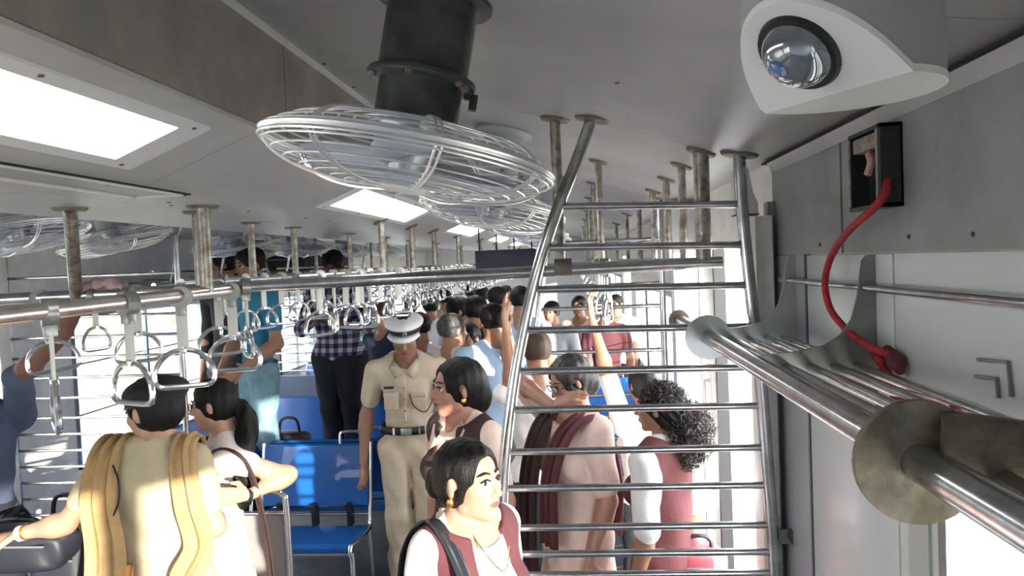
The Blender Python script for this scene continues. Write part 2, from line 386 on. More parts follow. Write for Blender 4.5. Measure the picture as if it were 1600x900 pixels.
def fan_mount(e, h, m, cham=False):
    "ribbed cylindrical mount from the cage up to the ceiling, h above the cage centre"
    p = [(.0, .062), (.070, .062), (.074, .070), (.084, .078), (.084, .150), (.087, .152), (.108, .153), (.110, .160), (.108, .166), (.090, .167), (.090, h-.03), (.092, h-.022), (.118, h-.020), (.120, h-.008), (.117, h+.02), (0, h+.02)]
    MB().lathe(p, n=40).build('mount', m, e, origin=(0, 0, 0))
    for k in range(6):
        a = 2*PI*k/6+.3
        MB().lathe([(0, -.008), (.007, -.008), (.008, 0), (0, 0)], (.100*math.cos(a), .100*math.sin(a), .153), n=6).build('bolt', rust_m if m is fcol_m else screw_m, e, origin=(0, 0, 0))
    MB().box((.100, -.012, .118), (.116, .012, .150), bev=.003).build('latch', m, e, origin=(0, 0, 0))
fan = make_fan('large chrome-caged ceiling fan on a dark column in the foreground')
TILT = math.radians(11.3)
fan_mount(fan, .335, fcol_m)
fan.location = (-.325, 1.47, Z(.213)); fan.rotation_euler = (0, TILT, .2); fan['group'] = 'caged ceiling fans'
def add_fan(x, y, z, tilt, label, rz=0, light=True):
    f = copy_tree(fan); f.location = (x, y, z); f.rotation_euler = (0, tilt, rz); f['label'] = label
    for ch in f.children:
        if ch.name.startswith('mount'): ch.data = LM
    return f
LM = None
_t = empty('tmp', (0, 0, 0)); _mb = MB()
_mb.lathe([(0, .062), (.070, .062), (.080, .075), (.080, .28), (.085, .300), (.116, .315), (.116, .345), (0, .345)], n=36)
_o = _mb.build('mount', mat('mount_pale', (.36, .38, .42), .35), _t, origin=(0, 0, 0)); LM = _o.data; bpy.data.objects.remove(_o); bpy.data.objects.remove(_t)
add_fan(-.325, 2.95, Z(.205), TILT, 'second chrome-caged fan, partly hidden right behind the large near fan', .5)
add_fan(-.325, 4.6, Z(.205), TILT, 'third caged fan in line behind the near fans, above the vestibule', .1)
add_fan(-.325, 6.6, Z(.205), TILT, 'caged fan far down the right side of the ceiling', .9)
add_fan(-.325, 8.8, Z(.205), TILT, 'farthest small caged fan on the right side of the ceiling', .9)
ll = ['caged fan cut by the left edge of the picture', 'caged fan beside the left-edge fan, seen behind the nearest rail hanger', 'caged fan above the heads of the man in teal', 'small caged fan just right of the man in teal', 'small caged fan above the man in the checked shirt', 'farthest caged fan on the left side']
for i, (x, y) in enumerate(((-2.44, 3.05), (-2.50, 3.85), (-2.44, 5.1), (-2.44, 6.3), (-2.44, 7.6), (-2.44, 9.2))):
    add_fan(x, y, Z(.205), -TILT, ll[i], i*.7)

# ================================================================ RAILS AND HANGERS
def ceil_z(x):
    if -1.86 < x < XC: return Z(DB)
    if x < XC: x = 2*XC-x
    a = sorted(arch)
    if x < -1.068: return Z(DB)
    if x < -.77: return Z(.352+(x+.765)/(1.068-.765)*(.352-DB))
    for (x0, z0), (x1, z1) in zip(a, a[1:]):
        if x0 <= x <= x1: return Z(z0+(z1-z0)*(x-x0)/(x1-x0))
    return Z(.31)
def hanger(e, x, y, zb, r=.021, m=None, plate=.052, xt=None, yt=None):
    xt = x if xt is None else xt; yt = yt or y; zt = ceil_z(xt)
    MB().tube([(x, y, zb), (xt, yt, zt)], r, 14).build('hanger', m or worn_m, e)
    sl_ = (ceil_z(xt+.03)-ceil_z(xt-.03))/.06
    MB().lathe([(0, -.006), (plate*.9, -.005), (plate, .002), (plate, .006), (0, .006)], (xt, yt, zt-.004), (-sl_, 0, 1), n=24).build('ceiling_plate', rust_m, e)
ZA = Z(-.045)
rA = empty('cross_rail', (-.9, 2.56, ZA), 'long steel cross rail over the doorway running behind the rung partition', 'rail')
MB().tube([(-3.3, 2.56, Z(-.07)), (-1.35, 2.56, Z(-.052)), (-.3, 2.58, Z(-.040)), (.50, 2.6, Z(-.030))], .0205, 18).build('tube', steel_m, rA)
hanger(rA, -1.83, 2.56, Z(-.065), .0215, xt=-1.59, yt=2.22); hanger(rA, -1.35, 2.56, Z(-.04), .019)
hanger(rA, -.055, 2.58, Z(-.022), .019); hanger(rA, .44, 2.6, Z(-.02), .027)
MB().lathe([(0, -.03), (.03, -.03), (.03, .03), (0, .03)], (-.045, 2.565, Z(-.026)), (1, 0, 0), n=14).build('clamp', rust_m, rA)
rB = empty('near_rail', (-1.24, 1.7, Z(-.07)), 'thick scuffed steel grab rail at the left, coming toward the viewer', 'rail')
MB().tube([(-1.34, -.9, Z(-.085)), (-1.29, 1.1, Z(-.08)), (-1.22, 2.52, Z(-.058))], .0215, 18).build('tube', mat('scuffed_steel', (.72, .70, .69), .26, metal=.9, noise=.5, nscale=9, dark=(.52, .44, .42)), rB)
hanger(rB, -1.225, 2.36, Z(-.06), .021); hanger(rB, -1.33, .2, Z(-.08), .021)
rows = []
for nm, x, lab in (('aisle_rail', -1.02, 'steel aisle rail with hanging grips running away on the right of the aisle'), ('aisle_rail', -1.46, 'steel aisle rail with hanging grips running away on the left of the aisle'),
                   ('aisle_rail', .12, 'steel grip rail seen behind the rungs over the right side'), ('aisle_rail', .43, 'steel grip rail near the right wall seen behind the top rungs'), ('aisle_rail', -2.3, 'steel grip rail running away above the left seats')):
    y0 = 2.62 if x > -2 else 4.6
    e = empty(nm, (x, y0, Z(-.03)), lab, 'rail', 'aisle rails')
    MB().tube([(x, y0, Z(-.03)), (x, 15, Z(-.03))], .018, 12).build('tube', steel_m, e)
    ys = {-1.02: (3.85, 4.58, 5.3, 6.4, 7.9, 9.5, 11.5, 13.5), -1.46: (3.24, 3.75, 4.7, 5.6, 6.5, 7.7, 9.4, 11.4), .12: (3.5, 4.5, 5.6, 7, 8.6, 10.5), .43: (3.0, 3.5, 4.1, 5.0, 6.2, 7.8), -2.3: (5, 6.4, 8.2, 10)}[x]
    for y in ys: hanger(e, x, y, Z(-.03), .0165, plate=.045)
# strap handles
def make_handle(label):
    e = empty('strap_handle', (0, 0, 0), label, 'handle', 'hanging strap handles')
    MB().tube([(.0, -.016, 0), (0, .016, 0)], .031, 16).box((-.014, -.013, -.052), (.014, .013, -.020), bev=.004).build('clamp', mat('clamp_grey', (.42, .42, .41), .35, metal=.6, noise=.4, nscale=30), e, origin=(0, 0, 0))
    MB().box((-.015, -.004, -.150), (.015, .004, -.045), bev=.003).build('strap', mat('strap_plastic', (.62, .61, .57), .35), e, origin=(0, 0, 0))
    pts = curve_pts([(0, 0, -.148), (.040, 0, -.158), (.070, 0, -.190), (.078, 0, -.228), (.066, 0, -.247), (.03, 0, -.250), (-.03, 0, -.250), (-.066, 0, -.247), (-.078, 0, -.228), (-.070, 0, -.190), (-.040, 0, -.158)], 4, True)
    MB().tube(pts, .0072, 8, closed=True).build('grip_ring', chrome_m, e, origin=(0, 0, 0))
    MB().box((-.009, -.009, -.157), (.009, .009, -.140), bev=.002).build('ring_clip', chrome_m, e, origin=(0, 0, 0))
    return e
H0 = make_handle('steel D-shaped strap handle in front of the man at the far left edge')
def handle(x, y, z, rz, label=None, swing=0, swy=0, s=1):
    global used
    h = H0 if not used else copy_tree(H0); used = True
    h.location = (x, y, z); h.rotation_euler = (swing, swy, rz); h.scale = (s, s, s)
    if label: h['label'] = label
    return h
used = False
bx = lambda y: -1.29+(y-1.1)*.05
R_ = math.radians
def along(px, z):
    "distance along the near rail whose point at height z shows at this column of the photo"
    lo_, hi_ = 1.2, 2.6
    for _ in range(30):
        y = (lo_+hi_)/2; c = CM.T @ np.array([bx(y), y, z-CAMZ]); X = 800+F*c[0]/c[2]
        if X < px: lo_ = y
        else: hi_ = y
    return y
handle(-1.97, 2.56, Z(-.065), R_(24), 'steel D-shaped strap handle in front of the man at the far left edge', 0, R_(-7), 1.08)
for px, rz, sw_, lab in ((86, -50, 0, 'pale strap handle seen edge-on, second from the left edge'),
                         (206, -24, 0, 'strap handle hanging in front of the policewoman\'s black beret'), (288, 22, 0, 'wide strap handle hanging face-on just right of the black beret'),
                         (366, 16, 0, 'wide strap handle face-on, overlapping the man in teal at hip height')):
    y = along(px, Z(-.28)); handle(bx(y), y, Z(-.077)+(y-1.6)*.016, R_(rz), lab, 0, R_(sw_), 1.12)
handle(-1.185, 2.56, Z(-.050), R_(-55), 'twisted strap handle hanging before the teal shirt', 0)
handle(-1.29, 2.56, Z(-.052), R_(25), 'strap handle behind the two face-on ones, before the teal shirt', 0, s=.95)
handle(-1.76, 2.56, Z(-.058), R_(80), 'strap handle edge-on between the pale handle and the beret', 0, s=.8)
handle(-1.60, 2.56, Z(-.056), R_(50), 'strap handle just right of and behind the beret handle', 0)
rng_ = random.Random(3)
for x, y, rz, lab in ((-1.02, 3.42, 24, 'strap handle hanging right beside the checked shirt, left of the officer'), (-1.46, 4.12, 20, 'strap handle before the chest of the man in the checked shirt'), (-1.02, 4.12, 10, 'strap handle just left over the officer\'s white cap')):
    handle(x, y, Z(-.03), R_(rz), lab)
def ordinal(n): return '%d%s' % (n, 'th' if 10 < n % 100 < 14 else {1: 'st', 2: 'nd', 3: 'rd'}.get(n % 10, 'th'))
for x, y0, y1, st, wh_ in ((-1.02, 2.85, 11.5, .19, 'right aisle rail'), (-1.46, 2.95, 12, .19, 'left aisle rail'), (.12, 3.0, 11, .27, 'rail behind the rungs'), (-2.3, 4.9, 10, .30, 'rail above the left seats')):
    y = y0; i = 0
    while y < y1:
        i += 1
        handle(x, y, Z(-.03), R_(90+rng_.uniform(-60, 60)), '%s small strap handle along the %s, counted from the doorway' % (ordinal(i), wh_), 0, R_(rng_.uniform(-4, 4)), .92)
        y += st*rng_.uniform(.85, 1.2)

# ================================================================ LADDER-LIKE PARTITION
def partition(name, label, lp, rp, rungs, d, pr, rr, plates=True):
    "lp / rp: post centre lines [(x,z)], rungs: z at left, z at right"
    e = empty(name, (lp[-1][0], d, 0), label, 'partition')
    def xat(line, z):
        l = sorted(line, key=lambda p: p[1])
        for a, b in zip(l, l[1:]):
            if a[1] <= z <= b[1]: return a[0]+(b[0]-a[0])*(z-a[1])/(b[1]-a[1])
        return l[0][0] if z < l[0][1] else l[-1][0]
    cl = [(p.x, p.z) for p in curve_pts([(x, 0, z) for x, z in lp], 5)]; cr = [(p.x, p.z) for p in curve_pts([(x, 0, z) for x, z in rp], 5)]
    for c in (cl, cr):
        MB().tube([(x, d, z) for x, z in c], pr, 16).build('post', steel_m, e)
        if plates:
            x, z = max(c, key=lambda p: p[1])
            sl_ = (ceil_z(x+.03)-ceil_z(x-.03))/.06
            MB().lathe([(0, -.006), (.055, -.005), (.062, .002), (.062, .006), (0, .006)], (x, d, ceil_z(x)-.003), (-sl_, 0, 1), n=28).build('ceiling_plate', rust_m, e)
    for zl, zr in rungs:
        MB().tube([(xat(cl, zl), d, zl), (xat(cr, zr), d, zr)], rr, 12).build('rung', steel_m, e)
    return e
L = lambda px, py: (lambda p: (p.x, p.z))(at(px, py, 2.5))
lp = [(L(925, 185)[0], ceil_z(L(925, 185)[0])), L(897, 262), L(868, 335), L(838, 430), L(815, 530), L(800, 620), L(789, 720), L(784, 820), L(781, 900)]
lp += [(lp[-1][0], .55), (lp[-1][0], 0)]
rp = [(L(1155, 245)[0], ceil_z(L(1155, 245)[0])), L(1160, 330), L(1172, 450), L(1188, 590), L(1200, 740), L(1211, 900)]
rp += [(rp[-1][0], .5), (rp[-1][0], 0)]
ry = [(325, 318), (388, 382), (453, 445), (516, 510), (580, 574), (640, 634), (706, 699), (763, 758), (825, 820), (866, 862), (899, 895), (955, 950), (1015, 1010), (1075, 1070)]
part1 = partition('rung_partition', 'chrome partition of horizontal rungs between two posts beside the luggage rack', lp, rp, [(L(830, a)[1], L(1180, b)[1]) for a, b in ry], 2.5, .0205, .0125)
MB().box((rp[-3][0], 2.50, L(1240, 850)[1]), (XR-.01, 2.515, L(1240, 828)[1])).build('wall_strap', brk_m, part1)
_p = at(1243, 838, 2.49); MB().tube([(_p.x, 2.475, _p.z), (_p.x, 2.50, _p.z)], .026, 16).tube([(_p.x, 2.462, _p.z), (_p.x, 2.475, _p.z)], .011, 6).build('bolt', screw_m, part1)
zs = []; z = Z(.10)
while z > .2: zs.append((z, z)); z -= .131
partition('rung_partition', 'second rung partition seen behind the first, across the doorway', [(-.04, ceil_z(-.04)), (-.16, Z(.1)), (-.26, Z(-.5)), (-.30, Z(-1.2)), (-.30, 0)], [(.50, ceil_z(.5)), (.50, 0)], zs, 4.42, .019, .012)
zs = []; z = Z(.02)
while z > 1.35: zs.append((z, z)); z -= .118
while z > .3: zs.append((z, z)); z -= .096
partition('rung_partition', 'white rod partition at the left behind the policewoman', [(-3.335, Z(.25)), (-3.335, 0)], [(-2.28, Z(.23)), (-2.28, 0)], zs, 4.06, .017, .0085, False)
for y, xa, xb, lab, g in ((7.6, -3.3, -1.75, 'rod partition behind the man in the checked shirt', 22),):
    zs = [(Z(-.02)-i*.095, Z(-.02)-i*.095) for i in range(12)]
    p_ = partition('rung_partition', lab, [(xa, Z(.25)), (xa, 0)], [(xb, Z(.23)), (xb, 0)], zs, y, .016, .009, False)
    MB().box((xa, y+.01, .1), (xb, y+.03, Z(-1.12))).build('kick_panel', mat('kick_blue', (.10, .13, .20), .5), p_, smooth=False)

# ================================================================ LUGGAGE RACK (right)
rk = empty('luggage_rack', (XR, 1.6, Z(-.27)), 'tubular steel luggage rack along the right wall with large round end plate', 'rack')
XF = .405; ZR = -.263
MB().tube([(XF, -.9, Z(ZR)), (XF, 3.02, Z(ZR))], .0235, 22).build('front_tube', steel_m, rk)
for x in (.475, .53, .585, .635): MB().tube([(x, -.9, Z(-.272)), (x, 2.4, Z(-.272))], .0105 if x > .5 else .013, 12).build('rear_tube', steel_m, rk)
MB().tube([(.655, -.9, Z(-.092)), (.655, 2.45, Z(-.092))], .0085, 12).build('guard_rod', steel_m, rk)
def bracket(y, disc, m=None):
    prof = [(.688, -.018), (.662, -.018), (.652, -.03), (.640, -.11), (.625, -.165), (.60, -.20), (.565, -.222), (.50, -.235), (XF+.01, -.242), (XF-.012, -.262), (XF+.01, -.290), (.55, -.300), (.60, -.315), (.66, -.345), (.688, -.36)]
    b = MB().prism([(x, Z(z)) for x, z in prof], 'y', y-.0045, y+.0045).build('bracket', m or brk_m, rk)
    MB().box((.672, y+.004, Z(-.36)), (.688, y+.030, Z(-.02))).build('wall_flange', m or brk_m, b, smooth=False)
    if disc:
        MB().tube([(XF, y-.006, Z(ZR)), (XF, y+.006, Z(ZR))], disc, 36).build('round_plate', m or brk_m, b)
    return b
bracket(2.37, .070, mat('pale_bracket', (.42, .44, .45), .35, metal=.5)); bracket(1.76, 0)
b3 = bracket(.93, .076, rust_m)
MB().tube([(.43, .93, Z(-.245)), (.52, .90, Z(-.25)), (.66, .885, Z(-.26))], [.045, .04, .035], 14).build('arm', rust_m, b3)
MB().tube([(.45, .80, Z(-.285)), (.56, .80, Z(-.283)), (.67, .80, Z(-.283))], .022, 14).build('wrapped_arm', beige_m, b3)
MB().lathe([(0, -.006), (.040, -.006), (.043, 0), (.040, .006), (0, .006)], (XF, 3.02, Z(ZR)), (0, 1, 0), n=28).build('end_cap', mat('end_cap', (.20, .18, .15), .4, metal=.6), rk)

# ================================================================ WALL BOX, CABLE, CAMERA, GADGETS
def onwall(px, py, off=.011):
    r = CM @ np.array([(px-800)/F, -(py-450)/F, 1.0]); t = (XR-off)/r[0]; return Vector(r*t)+Vector((0, 0, CAMZ))
q = [onwall(1343, 214), onwall(1394, 200), onwall(1428, 322), onwall(1372, 325)]
yb0, yb1 = min(q[1].y, q[2].y), max(q[0].y, q[3].y); zb0, zb1 = min(q[2].z, q[3].z), max(q[0].z, q[1].z)
yb0, yb1 = (q[1].y+q[2].y)/2, (q[0].y+q[3].y)/2; zb0, zb1 = (q[2].z+q[3].z)/2, (q[0].z+q[1].z)/2
bx_ = empty('junction_box', (XR-.011, (yb0+yb1)/2, zb0), 'open black wall box with a red sleeved cable coming out', 'box')
T = .008
MB().box((XR-.055, yb0, zb0), (XR-.010, yb0+T*1.6, zb1)).box((XR-.055, yb1-T, zb0), (XR-.010, yb1, zb1)).box((XR-.055, yb0, zb1-T), (XR-.010, yb1, zb1)).box((XR-.055, yb0, zb0), (XR-.010, yb1, zb0+T)).box((XR-.014, yb0, zb0), (XR-.010, yb1, zb1)).build('case', mat('box_black', (.02, .026, .025), .35), bx_, smooth=False)
lipm = mat('box_lip', (.45, .43, .40), .5, noise=.5, nscale=30)
for a in ((yb0+T*1.6, yb0+T*2.2), (yb1-T*1.2, yb1-T*.4)): MB().box((XR-.058, a[0], zb0+.01), (XR-.054, a[1], zb1-.01)).build('lip', lipm, bx_, smooth=False)
MB().box((XR-.05, yb0+.02, zb1-.045), (XR-.016, yb1-.012, zb1-.012), bev=.004).build('terminal_block', mat('terminal', (.35, .30, .24), .6, noise=.5, nscale=60), bx_)
zm = (zb0+zb1)/2; ym = (yb0+yb1)/2
MB().tube(curve_pts([(XR-.02, ym+.02, zm+.03), (XR-.04, ym+.005, zm+.035), (XR-.042, ym-.01, zm+.015), (XR-.045, ym+.004, zm-.01)]), .009, 8).build('wire', mat('wire_pink', (.55, .28, .26), .5), bx_)
cb = []
for px, py, off in ((1386, 262, .03), (1384, 300, .05), (1362, 328, .07), (1325, 362, .075), (1300, 398, .07), (1289, 440, .07), (1297, 482, .07), (1320, 512, .07), (1350, 537, .06), (1375, 548, .05), (1392, 556, .035)):
    cb.append(onwall(px, py, off))
cab = MB().tube(curve_pts(cb, 6), [.0085]*(len(cb)*6-5), 12).build('red_cable', red_m); tag(cab, 'red sleeved cable looping from the wall box down to the rack', 'cable')
cp = onwall(1395, 555, .03)
MB().tube([cp+Vector((0, .03, .01)), cp+Vector((.0, -.015, -.012)), cp+Vector((.0, -.04, -.03))], [.010, .020, .008], 12).build('end_boot', mat('boot_dark', (.12, .02, .025), .6), cab)
c2 = MB().tube(curve_pts([(.66, 1.72, Z(-.235)), (.655, 1.6, Z(-.30)), (.60, 1.5, Z(-.315)), (.56, 1.42, Z(-.30)), (.64, 1.30, Z(-.29))], 6), .010, 10).build('red_cable', red_m); tag(c2, 'short dark red cable tangled under the rack tubes', 'cable')
# surveillance camera
A = at(1312, 110, .62)
cc = empty('surveillance_camera', (A.x, .62, ceil_z(A.x)), 'white and grey dome surveillance camera hanging at the top right', 'camera')
cxx = at(1312, 110, .62).x; cy_ = .62; cr_ = .0745; zt, zlo = ceil_z(cxx)+.01, at(1380, 142, .62).z
n = 72; ux, uy = -.88, -.475; off = -.012; sl2 = 1.0
def cam_low(x, y): return zlo+max(0, (ux*x+uy*y)+off)*sl2
ang = [2*PI*j/n for j in range(n)]
pts = [(math.cos(a)*cr_, math.sin(a)*cr_) for a in ang]
mb = MB(); top = [mb.b.verts.new((cxx+x, cy_+y, zt)) for x, y in pts]; bt = [mb.b.verts.new((cxx+x, cy_+y, cam_low(x, y))) for x, y in pts]
for j in range(n): mb.b.faces.new((top[j], top[(j+1) % n], bt[(j+1) % n], bt[j]))
mb.b.faces.new(top)
mb.build('housing', mat('camera_grey', (.36, .36, .37), .45), cc)
flat_ = [(x, y) for x, y in pts if ux*x+uy*y+off <= 0]; k0 = next(i for i in range(n) if (ux*pts[i][0]+uy*pts[i][1]+off <= 0) and (ux*pts[i-1][0]+uy*pts[i-1][1]+off > 0))
fp = [pts[(k0+i) % n] for i in range(len(flat_))]; spn = [pts[(k0+len(flat_)-1+i) % n] for i in range(n-len(flat_)+2)]
for poly, nm in ((fp, 'bottom_plate'), (spn, 'faceplate')):
    mb = MB(); lo_ = [mb.b.verts.new((cxx+x*1.01, cy_+y*1.01, cam_low(x, y)-.0015)) for x, y in poly]; hi_ = [mb.b.verts.new((cxx+x*1.01, cy_+y*1.01, cam_low(x, y)+.004)) for x, y in poly]
    mb.b.faces.new(lo_); mb.b.faces.new(hi_[::-1])
    for i in range(len(poly)): mb.b.faces.new((lo_[i], lo_[(i+1) % len(poly)], hi_[(i+1) % len(poly)], hi_[i]))
    mb.build(nm, mat('camera_white', (.74, .75, .78), .35), cc)
nv = Vector((ux*sl2, uy*sl2, -1)).normalized(); dc = Vector((cxx+ux*.042, cy_+uy*.042, zlo+(.042+off)*sl2))+nv*.001
MB().lathe([(.028, .004), (.033, .004), (.035, .0), (.033, -.004), (0, -.004)], dc, nv, n=36).build('lens_ring', black_m, cc)
MB().lathe([(0, .024), (.008, .0235), (.015, .021), (.022, .016), (.027, .009), (.030, .0), (0, 0)], dc, nv, n=32).build('dome', mat('dome_glass', (.30, .33, .38), .04, metal=.7, coat=1), cc)
MB().lathe([(0, .0265), (.006, .026), (.008, .023), (.008, .018)], dc, (nv+Vector((-.2, 0, .1))).normalized(), n=20).build('lens', mat('lens_blue', (.10, .18, .42), .05, coat=1), cc)
MB().tube([(cxx, cy_, zt-.012), (cxx, cy_, zt)], cr_+.006, 40).build('base_ring', mat('camera_white', (.7, .7, .7), .4), cc)
# small white lamp box beside the ladder head
e = empty('emergency_lamp', (.585, 2.6, Z(.14)), 'small white wall lamp box at the head of the door pillar', 'lamp')
MB().prism([(.545, Z(.275)), (.59, Z(.285)), (.605, Z(.20)), (.62, Z(.165)), (.62, Z(.128)), (.545, Z(.128))], 'y', 2.57, 2.63).build('body', white_m, e)
MB().box((.543, 2.567, Z(.124)), (.622, 2.633, Z(.129))).build('seal', mat('boot_dark', (.12, .02, .025), .6), e, smooth=False)
# L-shaped hook marks low on the right wall
e = empty('wall_hooks', onwall(1560, 590), 'two bent grey wire hooks on the white wall at the right', 'hook')
for pts in (((1528, 562), (1575, 566), (1580, 620)), ((1524, 588), (1557, 592), (1560, 622))):
    MB().tube([onwall(*p, .014) for p in pts], .0035, 8).build('hook', grey_m, e)
# hanging dark display
e = empty('display_box', (-.55, 5.5, Z(.03)), 'dark navy hanging display box above the far aisle', 'display')
a_, b_ = at(742, 392, 5.5), at(838, 418, 5.5)
MB().box((a_.x, 5.5, b_.z), (b_.x, 5.56, a_.z), bev=.004).build('case', mat('display_navy', (.022, .02, .05), .4), e)
for k in range(4):
    x = a_.x+.03+(b_.x-a_.x-.06)*k/3
    MB().tube([(x, 5.53, a_.z), (x, 5.53, ceil_z(x))], .006, 8).build('hanger', black_m, e)
# pink cloth on rail
pc = MB().tube(curve_pts([(-1.80, 2.56, Z(-.036)), (-1.76, 2.56, Z(-.020)), (-1.70, 2.56, Z(-.018)), (-1.64, 2.56, Z(-.036))], 5), [.016+.006*math.sin(i*1.3) for i in range(16)], 10, flat=1.2).build('pink_bundle', mat('pink_cloth', (.62, .42, .44), .9, noise=.3, nscale=40)); tag(pc, 'small pink cloth bundle on the rail beside the nearest hanger', 'cloth')

# ================================================================ LEFT LUGGAGE RACKS + BAGS
for i, (y0, y1, lab) in enumerate(((4.6, 6.4, 'overhead rack on the left wall above the teal shirted man'), (6.6, 9.5, 'farther overhead rack along the left wall'))):
    e = empty('luggage_rack', (XL, (y0+y1)/2, Z(-.06)), lab, 'rack')
    for x in (-2.75, -2.88, -3.0, -3.12, -3.25): MB().tube([(x, y0, Z(-.06)), (x, y1, Z(-.06))], .012 if x < -2.8 else .018, 10).build('tube', steel_m, e)
    for y in (y0+.2, (y0+y1)/2, y1-.2):
        MB().tube([(-2.75, y, Z(-.06)), (-3.36, y, Z(-.03))], .014, 8).build('arm', brk_m, e)
        MB().tube([(-2.75, y, Z(-.06)), (-2.62, y, ceil_z(-2.62))], .013, 8).build('stay', steel_m, e)
    for x in (-2.75, ): MB().tube([(x, y0, Z(.03)), (x, y1, Z(.03))], .008, 8).build('guard_rod', steel_m, e)
def bag(x, y, z, sx, sy, sz, m, label, rz=0):
    e = empty('bag', (x, y, z), label, 'bag')
    mb = MB(); bmesh.ops.create_icosphere(mb.b, subdivisions=4, radius=1)
    for v in mb.b.verts:
        p = v.co; q = Vector([math.copysign(abs(c)**.55, c) for c in p]); wv = 1+.04*math.sin(7*p.x+3*p.z)+.03*math.sin(9*p.y+5*p.z)
        v.co = Vector((q.x*sx*wv, q.y*sy*wv, q.z*sz*(1-.15*max(0, p.z)))); v.co.rotate(Quaternion((0, 0, 1), rz)); v.co += Vector((x, y, z+sz))
    b = mb.build('body', m, e)
    MB().tube(curve_pts([(x-sx*.5, y, z+sz*1.7), (x-sx*.35, y, z+sz*2.15), (x+sx*.35, y, z+sz*2.15), (x+sx*.5, y, z+sz*1.7)], 5), .010, 8).build('handle', black_m, e)
    MB().tube([(x-sx*.8, y-sy*1.0, z+sz*1.35), (x+sx*.8, y-sy*1.0, z+sz*1.35)], .005, 6).build('zip', grey_m, e)
    return e
blackcloth = mat('black_cloth', (.015, .015, .018), .8, bump=.2)
bag(-2.9, 6.0, Z(-.045), .20, .28, .15, blackcloth, 'black bag on the left rack behind the man in teal')
bag(-2.95, 7.6, Z(-.045), .2, .4, .12, blackcloth, 'black bag on the far left rack above the checked shirt')
bag(-2.95, 8.7, Z(-.045), .2, .3, .11, mat('navy_cloth', (.02, .03, .07), .8), 'navy bag at the far end of the left rack')

# ================================================================ SEATS
def bench(x0, x1, y, face, label, nseat=1, h=.45, parts=True):
    "y = front edge of the cushion; face=-1 looks to the viewer, +1 away"
    s = 1 if face < 0 else -1
    e = empty('bench_seat', ((x0+x1)/2, y+.22*s, 0), label, 'seat', 'blue bench seats')
    bz = h; D = .40
    def yy(v): return y+v*s
    def bx2(a, b, c, d_, e_, f_): return (a, min(c, d_), e_), (b, max(c, d_), f_)
    MB().prism([(yy(0), bz-.045), (yy(-.005), bz-.02), (yy(.02), bz), (yy(D), bz-.025), (yy(D), bz-.055)], 'x', x0, x1).build('cushion', blue_m, e)
    MB().prism([(yy(D+.02), bz+.10), (yy(D+.10), bz+.47), (yy(D+.12), bz+.48), (yy(D+.15), bz+.47), (yy(D+.07), bz+.10)], 'x', x0, x1).build('backrest', blue_m, e)
    for x in (x0-.012, x1+.012):
        MB().tube(curve_pts([(x, yy(-.01), bz-.06), (x, yy(0), bz-.01), (x, yy(.1), bz-.02), (x, yy(D-.03), bz-.04), (x, yy(D+.03), bz+.06), (x, yy(D+.12), bz+.49)], 4), .014, 10).build('side_frame', chrome_m, e)
        MB().tube([(x, yy(.02), bz-.05), (x, yy(.02), 0)], .015, 10).build('leg', chrome_m, e)
        MB().tube([(x, yy(D), bz-.05), (x, yy(D+.05), 0)], .015, 10).build('leg', chrome_m, e)
    MB().tube([(x0, yy(.04), bz-.07), (x1, yy(.04), bz-.07)], .012, 8).tube([(x0, yy(D+.03), bz+.04), (x1, yy(D+.03), bz+.04)], .010, 8).build('cross_bar', chrome_m, e)
    for k in range(3):
        x = x0+(x1-x0)*(k+.5)/3
        MB().box(*bx2(x-.012, x+.012, yy(D-.02), yy(D+.06), bz-.03, bz+.12)).build('back_stay', black_m, e, smooth=False)
    xh = x1-.12
    MB().tube(curve_pts([(xh-.075, yy(D+.125), bz+.47), (xh-.075, yy(D+.128), bz+.535), (xh-.045, yy(D+.13), bz+.555), (xh+.045, yy(D+.13), bz+.555), (xh+.075, yy(D+.128), bz+.535), (xh+.075, yy(D+.125), bz+.47)], 4), .0095, 8).build('grab_handle', chrome_m, e)
    return e
bench(-2.10, -1.40, 4.20, -1, 'blue bench seat facing the viewer, nearest one left of the officer')
bench(-3.3, -2.2, 4.2, -1, 'blue bench seat beside the left wall behind the ponytail woman')
bench(-3.3, -1.30, 5.36, +1, 'blue bench the man in teal stands on, back to back with the near bench')
bench(-3.3, -1.32, 6.0, -1, 'blue bench seat under the feet of the man in the checked shirt')
bench(-.25, .60, 4.9, -1, 'blue bench seat glimpsed between the two women behind the rungs')
bench(-.25, .60, 6.6, -1, 'blue bench seat farther on the right side')
bench(-3.3, -1.4, 8.2, -1, 'blue bench seat far down on the left')
bag(at(452, 700, 5.0).x, 5.02, .452, .15, .12, .27, mat('bag_black', (.018, .02, .03), .5), 'black bag on the bench at the feet of the man in teal')
# armrest panel at the left of the near bench
e = empty('seat_end_panel', (-1.62, 3.55, 0), 'grey panel in a curved chrome tube frame behind the ponytail woman', 'panel')
xa, xb = at(400, 770, 3.55).x, at(446, 770, 3.55).x; zt = at(440, 768, 3.55).z
MB().tube(curve_pts([(xa, 3.55, zt), (xb-.06, 3.55, zt), (xb-.015, 3.55, zt-.02), (xb, 3.55, zt-.07), (xb+.005, 3.55, .5), (xb+.01, 3.55, 0)], 5), .016, 12).build('frame', chrome_m, e)
MB().box((xa-.4, 3.545, .1), (xb-.02, 3.56, zt-.12)).build('panel', mat('warm_grey', (.30, .27, .26), .5), e, smooth=False)
MB().tube([(xa-.3, 3.55, zt-.11), (xb-.01, 3.55, zt-.11)], .011, 10).build('cross_bar', chrome_m, e)

